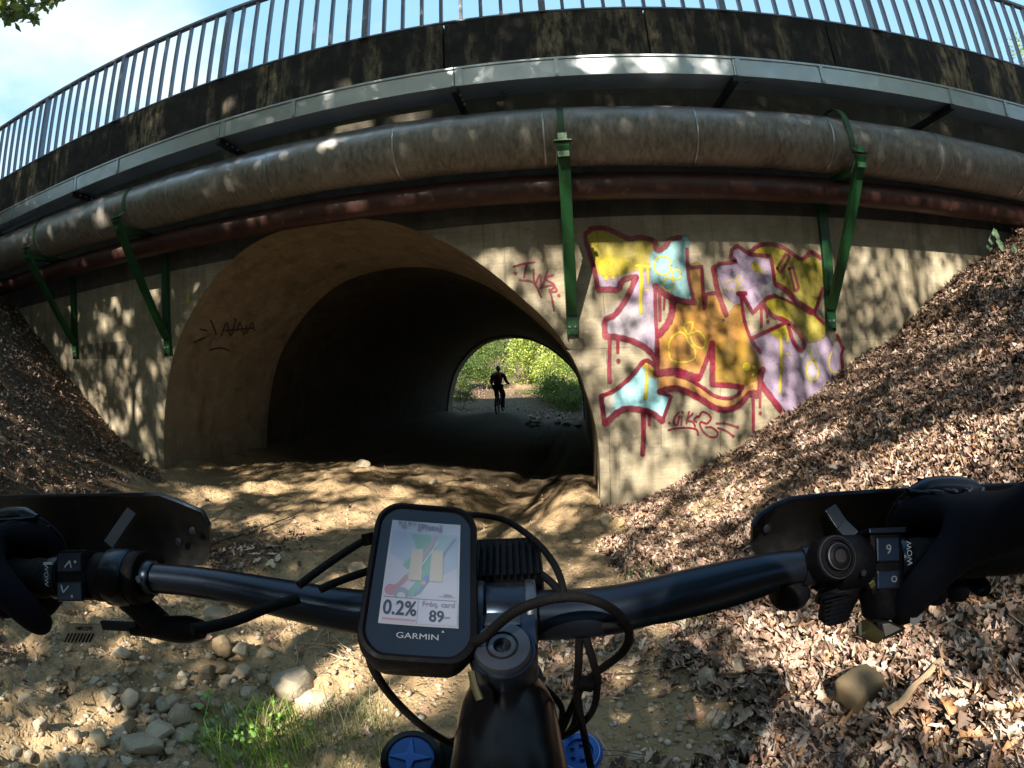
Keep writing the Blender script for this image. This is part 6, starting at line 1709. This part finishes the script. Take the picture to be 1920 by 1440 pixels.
def hand(side):
    """glove closed round the grip; a outward, f forward, t up"""
    px = 1715 if side > 0 else 58
    g0 = barpt(px); a = bardir(px) * side
    t = UP - a * (UP @ a); t /= np.linalg.norm(t); f = np.cross(t, a); f = f if f @ HD > 0 else -f
    def P(x, y, z): return g0 + a * x + f * y + t * z
    V, E, Rr = [], [], []
    def v(p, r): V.append(p); Rr.append(r); return len(V) - 1
    palm = v(P(.040, -.022, .030), (.034, .021))
    wr = v(P(.058, -.076, .066), (.029, .026)); E.append((palm, wr))
    cuff = v(P(.070, -.106, .118), (.036, .034)); E.append((wr, cuff))
    for k in range(4):
        x = .006 + .0225 * k; r = (.0112, .0118, .0112, .0100)[k]; s = (1.0, 1.06, 1.0, .88)[k]
        m0 = v(P(x * .5 + .02, .006, .036), .014); E.append((palm, m0))
        mcp = v(P(x, .032 * s, .031 * s), r * 1.18); E.append((m0, mcp))
        p1 = v(P(x + .001, .049 * s, .004), r * 1.04); E.append((mcp, p1))
        p2 = v(P(x + .001, .034 * s, -.028 * s), r * .98); E.append((p1, p2))
        p3 = v(P(x, .008 * s, -.034 * s), r * .92); E.append((p2, p3))
        tip = v(P(x, -.010, -.029), r * .80); E.append((p3, tip))
    t0 = v(P(.012, -.030, .020), .0165); E.append((palm, t0))
    t1 = v(P(-.010, -.036, .000), .0150); E.append((t0, t1))
    t2 = v(P(-.018, -.026, -.026), .0135); E.append((t1, t2))
    t3 = v(P(-.012, -.012, -.042), .0105); E.append((t2, t3))
    g_ = skin('glove', V, E, Rr, NAVY, rider, 0, 2)
    # knuckle guard panel and cuff tab
    kb = MB()
    kp = spline([P(.0, .030, .0455), P(.03, .036, .0480), P(.06, .036, .0465), P(.08, .028, .0410)], 5)
    MB().tube(kp, np.interp(np.linspace(0, 1, len(kp)), [0, .2, .8, 1], [.003, .008, .008, .003]), 10, sx=1.0).build('knuckle_pad', ANO, g_, 50)
    MB().tube(spline([P(.045, -.088, .0665), P(.075, -.098, .066), P(.098, -.092, .050)], 4), .005, 8).build('cuff_tab', NAVY, g_, 50)
    for k in range(4):
        x = .006 + .0225 * k
        for dx in (-.0062, .0062):
            MB().tube(spline([P(x * .6 + .012 + dx, .012, .0505), P(x + dx, .034, .0435), P(x + dx, .055, .016), P(x + dx, .050, -.008)], 5), .0011, 5).build('seam', SEAM, g_, 50)
        MB().tube(spline([P(x - .008, .046, .030), P(x, .049, .031), P(x + .008, .046, .030)], 3), .0016, 5).build('knuckle_fold', SEAM, g_, 50)
    MB().tube(spline([P(.024, -.080, .078), P(.040, -.090, .089), P(.066, -.090, .088), P(.088, -.080, .074)], 5), .006, 8).build('wrist_strap', SEAM, g_, 50)
    if side > 0:
        MB().lathe([(.006, 0), (.0062, .0008), (.004, .0012)], P(-.012, -.036, -.028), -FW, 14).build('finger_patch', GREYP, g_, 50)
    return P(.070, -.106, .118), P(.10, -.15, .058), a, f, t
wR, eR, aR, fR, tR = hand(1)
wL, eL, aL, fL, tL = hand(-1)
pel = np.array([-.0, -.62, -.42]); ch = np.array([0, -.27, -.02]); nk = np.array([0.0, -.20, .20])
V = [pel, pel * .5 + ch * .5 - np.array([0, .05, 0]), ch, nk, nk + [0.0, .05, .10]]; Rr = [(.16, .13), (.155, .12), (.165, .12), .062, .06]
E = [(0, 1), (1, 2), (2, 3), (3, 4)]
for s, w_, aa in ((1, wR, aR), (-1, wL, aL)):
    sh_ = np.array([.19 * s, -.24, .10]); el = w_ + np.array([.07 * s, -.17, .20])
    b = len(V); V += [sh_, el, w_ + (el - w_) * .45, w_ + (el - w_) * .05]; Rr += [.075, .056, .052, .039]
    E += [(2, b), (b, b + 1), (b + 1, b + 2), (b + 2, b + 3)]
jk = skin('jacket', V, E, Rr, JACK, rider, 2, 2)
V = [pel + [0, 0, .04]]; Rr = [(.165, .14)]; E = []
for s in (-1, 1):
    pedp = bb + RT * s * .13 + HD * .165 * s
    b = len(V); hip = pel + RT * .10 * s; kn = pedp * .5 + hip * .5 + HD * .22 + RT * .03 * s; an = pedp - HD * .05 + UP * .09
    V += [hip, kn, an]; Rr += [.10, .07, .05]; E += [(0, b), (b, b + 1), (b + 1, b + 2)]
skin('trousers', V, E, Rr, TROU, rider, 0, 2)
for s in (-1, 1):
    pedp = bb + RT * s * .13 + HD * .165 * s
    skin('shoe', [pedp - HD * .10 + UP * .05, pedp + UP * .045, pedp + HD * .11 + UP * .03], [(0, 1), (1, 2)], [.042, .045, .034], TROU, rider, 1, 2)
hdp = nk + [0.0, .10, .19]
def head(c, fwd, par, s=1.0, hm=HELM):
    fwd = np.array(fwd) / np.linalg.norm(fwd); sd_ = np.cross(fwd, UP)
    hb = MB()
    V, F = [], []; n, m_ = 20, 14
    for i in range(m_ + 1):
        th = math.pi * i / m_
        for k in range(n):
            a = 2 * math.pi * k / n
            x, y, z = math.sin(th) * math.cos(a), math.sin(th) * math.sin(a), math.cos(th)
            jaw = 1 - .22 * max(0, -z)
            q = np.array(c) + s * (sd_ * x * .075 * jaw + fwd * (y * .095 * jaw + (.012 if z < -.2 and y > 0 else 0)) + UP * z * .115)
            if y > .8 and -.25 < z < .1: q = q + fwd * .018 * s * (1 - abs(x) * 3 if abs(x) < .33 else 0)
            V.append(q)
    for i in range(m_):
        for k in range(n): F.append((i * n + k, i * n + (k + 1) % n, (i + 1) * n + (k + 1) % n, (i + 1) * n + k))
    h_ = MB().add(V, F).build('head', SKINM, par, 60)
    for sg in (-1, 1):
        MB().lathe([(.001, -.004), (.011, -.002), (.012, .002), (.001, .006)], np.array(c) + s * (sd_ * sg * .030 + fwd * .088 + UP * .008), fwd, 10).build('eye', plain('eye_white', (.7, .7, .7), .2), h_, 40)
        MB().lathe([(.001, -.01), (.028, -.006), (.03, .004), (.001, .008)], np.array(c) + s * (sd_ * sg * .078 - UP * .005), sd_ * sg, 12).build('ear', SKINM, h_, 40)
    MB().bar(np.array(c) + s * (fwd * .092 - UP * .055 - sd_ * .022), np.array(c) + s * (fwd * .092 - UP * .055 + sd_ * .022), .008, .006).build('mouth', plain('lips', (.35, .13, .11), .5), h_)
    V2 = [v for v in []]
    V, F = [], []
    for i in range(9):
        th = math.pi * .54 * i / 8
        for k in range(24):
            a = 2 * math.pi * k / 24
            V.append(np.array(c) + s * (sd_ * math.sin(th) * math.cos(a) * .100 + fwd * math.sin(th) * math.sin(a) * .128 + UP * (math.cos(th) * .118 + .035)))
    for i in range(8):
        for k in range(24): F.append((i * 24 + k, i * 24 + (k + 1) % 24, (i + 1) * 24 + (k + 1) % 24, (i + 1) * 24 + k))
    MB().add(V, F).build('helmet', hm, par, 60)
head(hdp, (0.05, 1, -.1), rider)

# ------------------------------------------------------------------ cyclist ahead, past the far end of the tunnel
gp_, dd = on_ground(938, 774)
B0 = np.array([gp_[0], gp_[1], gp_[2]])
hd2 = np.array([.06, 1, 0]); hd2 /= np.linalg.norm(hd2); rt2 = np.array([hd2[1], -hd2[0], 0])
bk = empty('trail_bike', B0, 'dark bicycle under the cyclist beyond the tunnel, seen from the rear', 'bicycle')
def Q(x, y, z): return B0 + rt2 * x + hd2 * y + UP * z
wheel(Q(0, -.55, .36), rt2, bk, .36); wheel(Q(0, .62, .36), rt2, bk, .36)
for a, b, r in ((Q(0, 0, .34), Q(0, .42, .78), .028), (Q(0, -.16, .80), Q(0, .40, .88), .02), (Q(0, 0, .34), Q(0, -.18, .90), .018), (Q(.05, -.55, .36), Q(.03, -.12, .72), .011), (Q(-.05, -.55, .36), Q(-.03, -.12, .72), .011), (Q(.05, -.55, .36), Q(.04, 0, .34), .012), (Q(-.05, -.55, .36), Q(-.04, 0, .34), .012)):
    MB().tube([a, b], r, 10).build('frame_tube', GLOSS, bk, 50)
for s in (-1, 1): MB().tube([Q(.06 * s, .62, .36), Q(.06 * s, .46, .76), Q(.02 * s, .42, .84)], .016, 8).build('fork_leg', GLOSS, bk, 50)
MB().tube(spline([Q(-.38, .34, 1.06), Q(-.15, .40, 1.04), Q(0, .42, 1.02), Q(.15, .40, 1.04), Q(.38, .34, 1.06)], 4), .013, 8).build('handlebar', ANO, bk, 50)
MB().tube([Q(0, -.06, .98), Q(0, -.22, 1.0), Q(0, -.32, 1.0)], [.02, .05, .065], 10).build('saddle', MATB, bk, 50)
cy = empty('person', B0 + rt2 * .0, 'cyclist with white helmet and red backpack riding away beyond the tunnel', 'person')
DKB = plain('dark_blue_cloth', (.03, .04, .11), .8); WHT2 = plain('white_helmet', (.85, .85, .83), .4); REDB = plain('red_backpack', (.45, .03, .04), .7, 0, .3); WHS = plain('white_strap', (.7, .7, .7), .7)
V = [Q(0, -.24, 1.06), Q(0, -.14, 1.25), Q(0, -.04, 1.42), Q(0, .02, 1.54)]; Rr = [(.18, .14), (.19, .14), (.21, .14), .07]; E = [(0, 1), (1, 2), (2, 3)]
for s in (-1, 1):
    b = len(V); V += [Q(.22 * s, -.02, 1.45), Q(.285 * s, .06, 1.19), Q(.33 * s, .31, 1.09)]; Rr += [.085, .065, .045]; E += [(2, b), (b, b + 1), (b + 1, b + 2)]
skin('jersey', V, E, Rr, DKB, cy, 2, 2)
V = [Q(0, -.24, 1.04)]; Rr = [(.15, .13)]; E = []
for s, fz_, fy in ((-1, .30, .14), (1, .20, -.08)):
    b = len(V); V += [Q(.09 * s, -.20, 1.0), Q(.14 * s, .16, .72 + (.1 if s < 0 else -.05)), Q(.12 * s, fy - .06, fz_ + .12), Q(.12 * s, fy + .12, fz_)]; Rr += [.12, .092, .066, .05]; E += [(0, b), (b, b + 1), (b + 1, b + 2), (b + 2, b + 3)]
skin('trousers', V, E, Rr, TROU, cy, 0, 2)
for s in (-1, 1):
    V = [Q(.33 * s, .30, 1.09), Q(.34 * s, .37, 1.08)]
    skin('glove', V, [(0, 1)], [.042, .045], MATB, cy, 0, 1)
head(Q(0, .08, 1.66), hd2, cy, 1.0, WHT2)
bpk = MB().box(Q(0, -.19, 1.34), (.26, .15, .36), (rt2, hd2 * .93 + UP * .37, UP * .93 - hd2 * .37)).build('backpack', REDB, cy, bevel=.04)
MB().box(Q(0, -.275, 1.30), (.17, .04, .20), (rt2, hd2 * .93 + UP * .37, UP * .93 - hd2 * .37)).build('pocket', plain('dark_red_cloth', (.13, .01, .015), .8), bpk, bevel=.015)
for s in (-1, 1): MB().tube(spline([Q(.11 * s, -.22, 1.48), Q(.12 * s, -.08, 1.56), Q(.13 * s, .06, 1.44)], 4), .018, 6).build('strap', WHS, bpk, 50)

# parts go no deeper than thing > part > sub-part
def depth(o):
    k = 0
    while o.parent is not None: o = o.parent; k += 1
    return k
for o in list(bpy.data.objects):
    while depth(o) > 2:
        o.parent = o.parent.parent
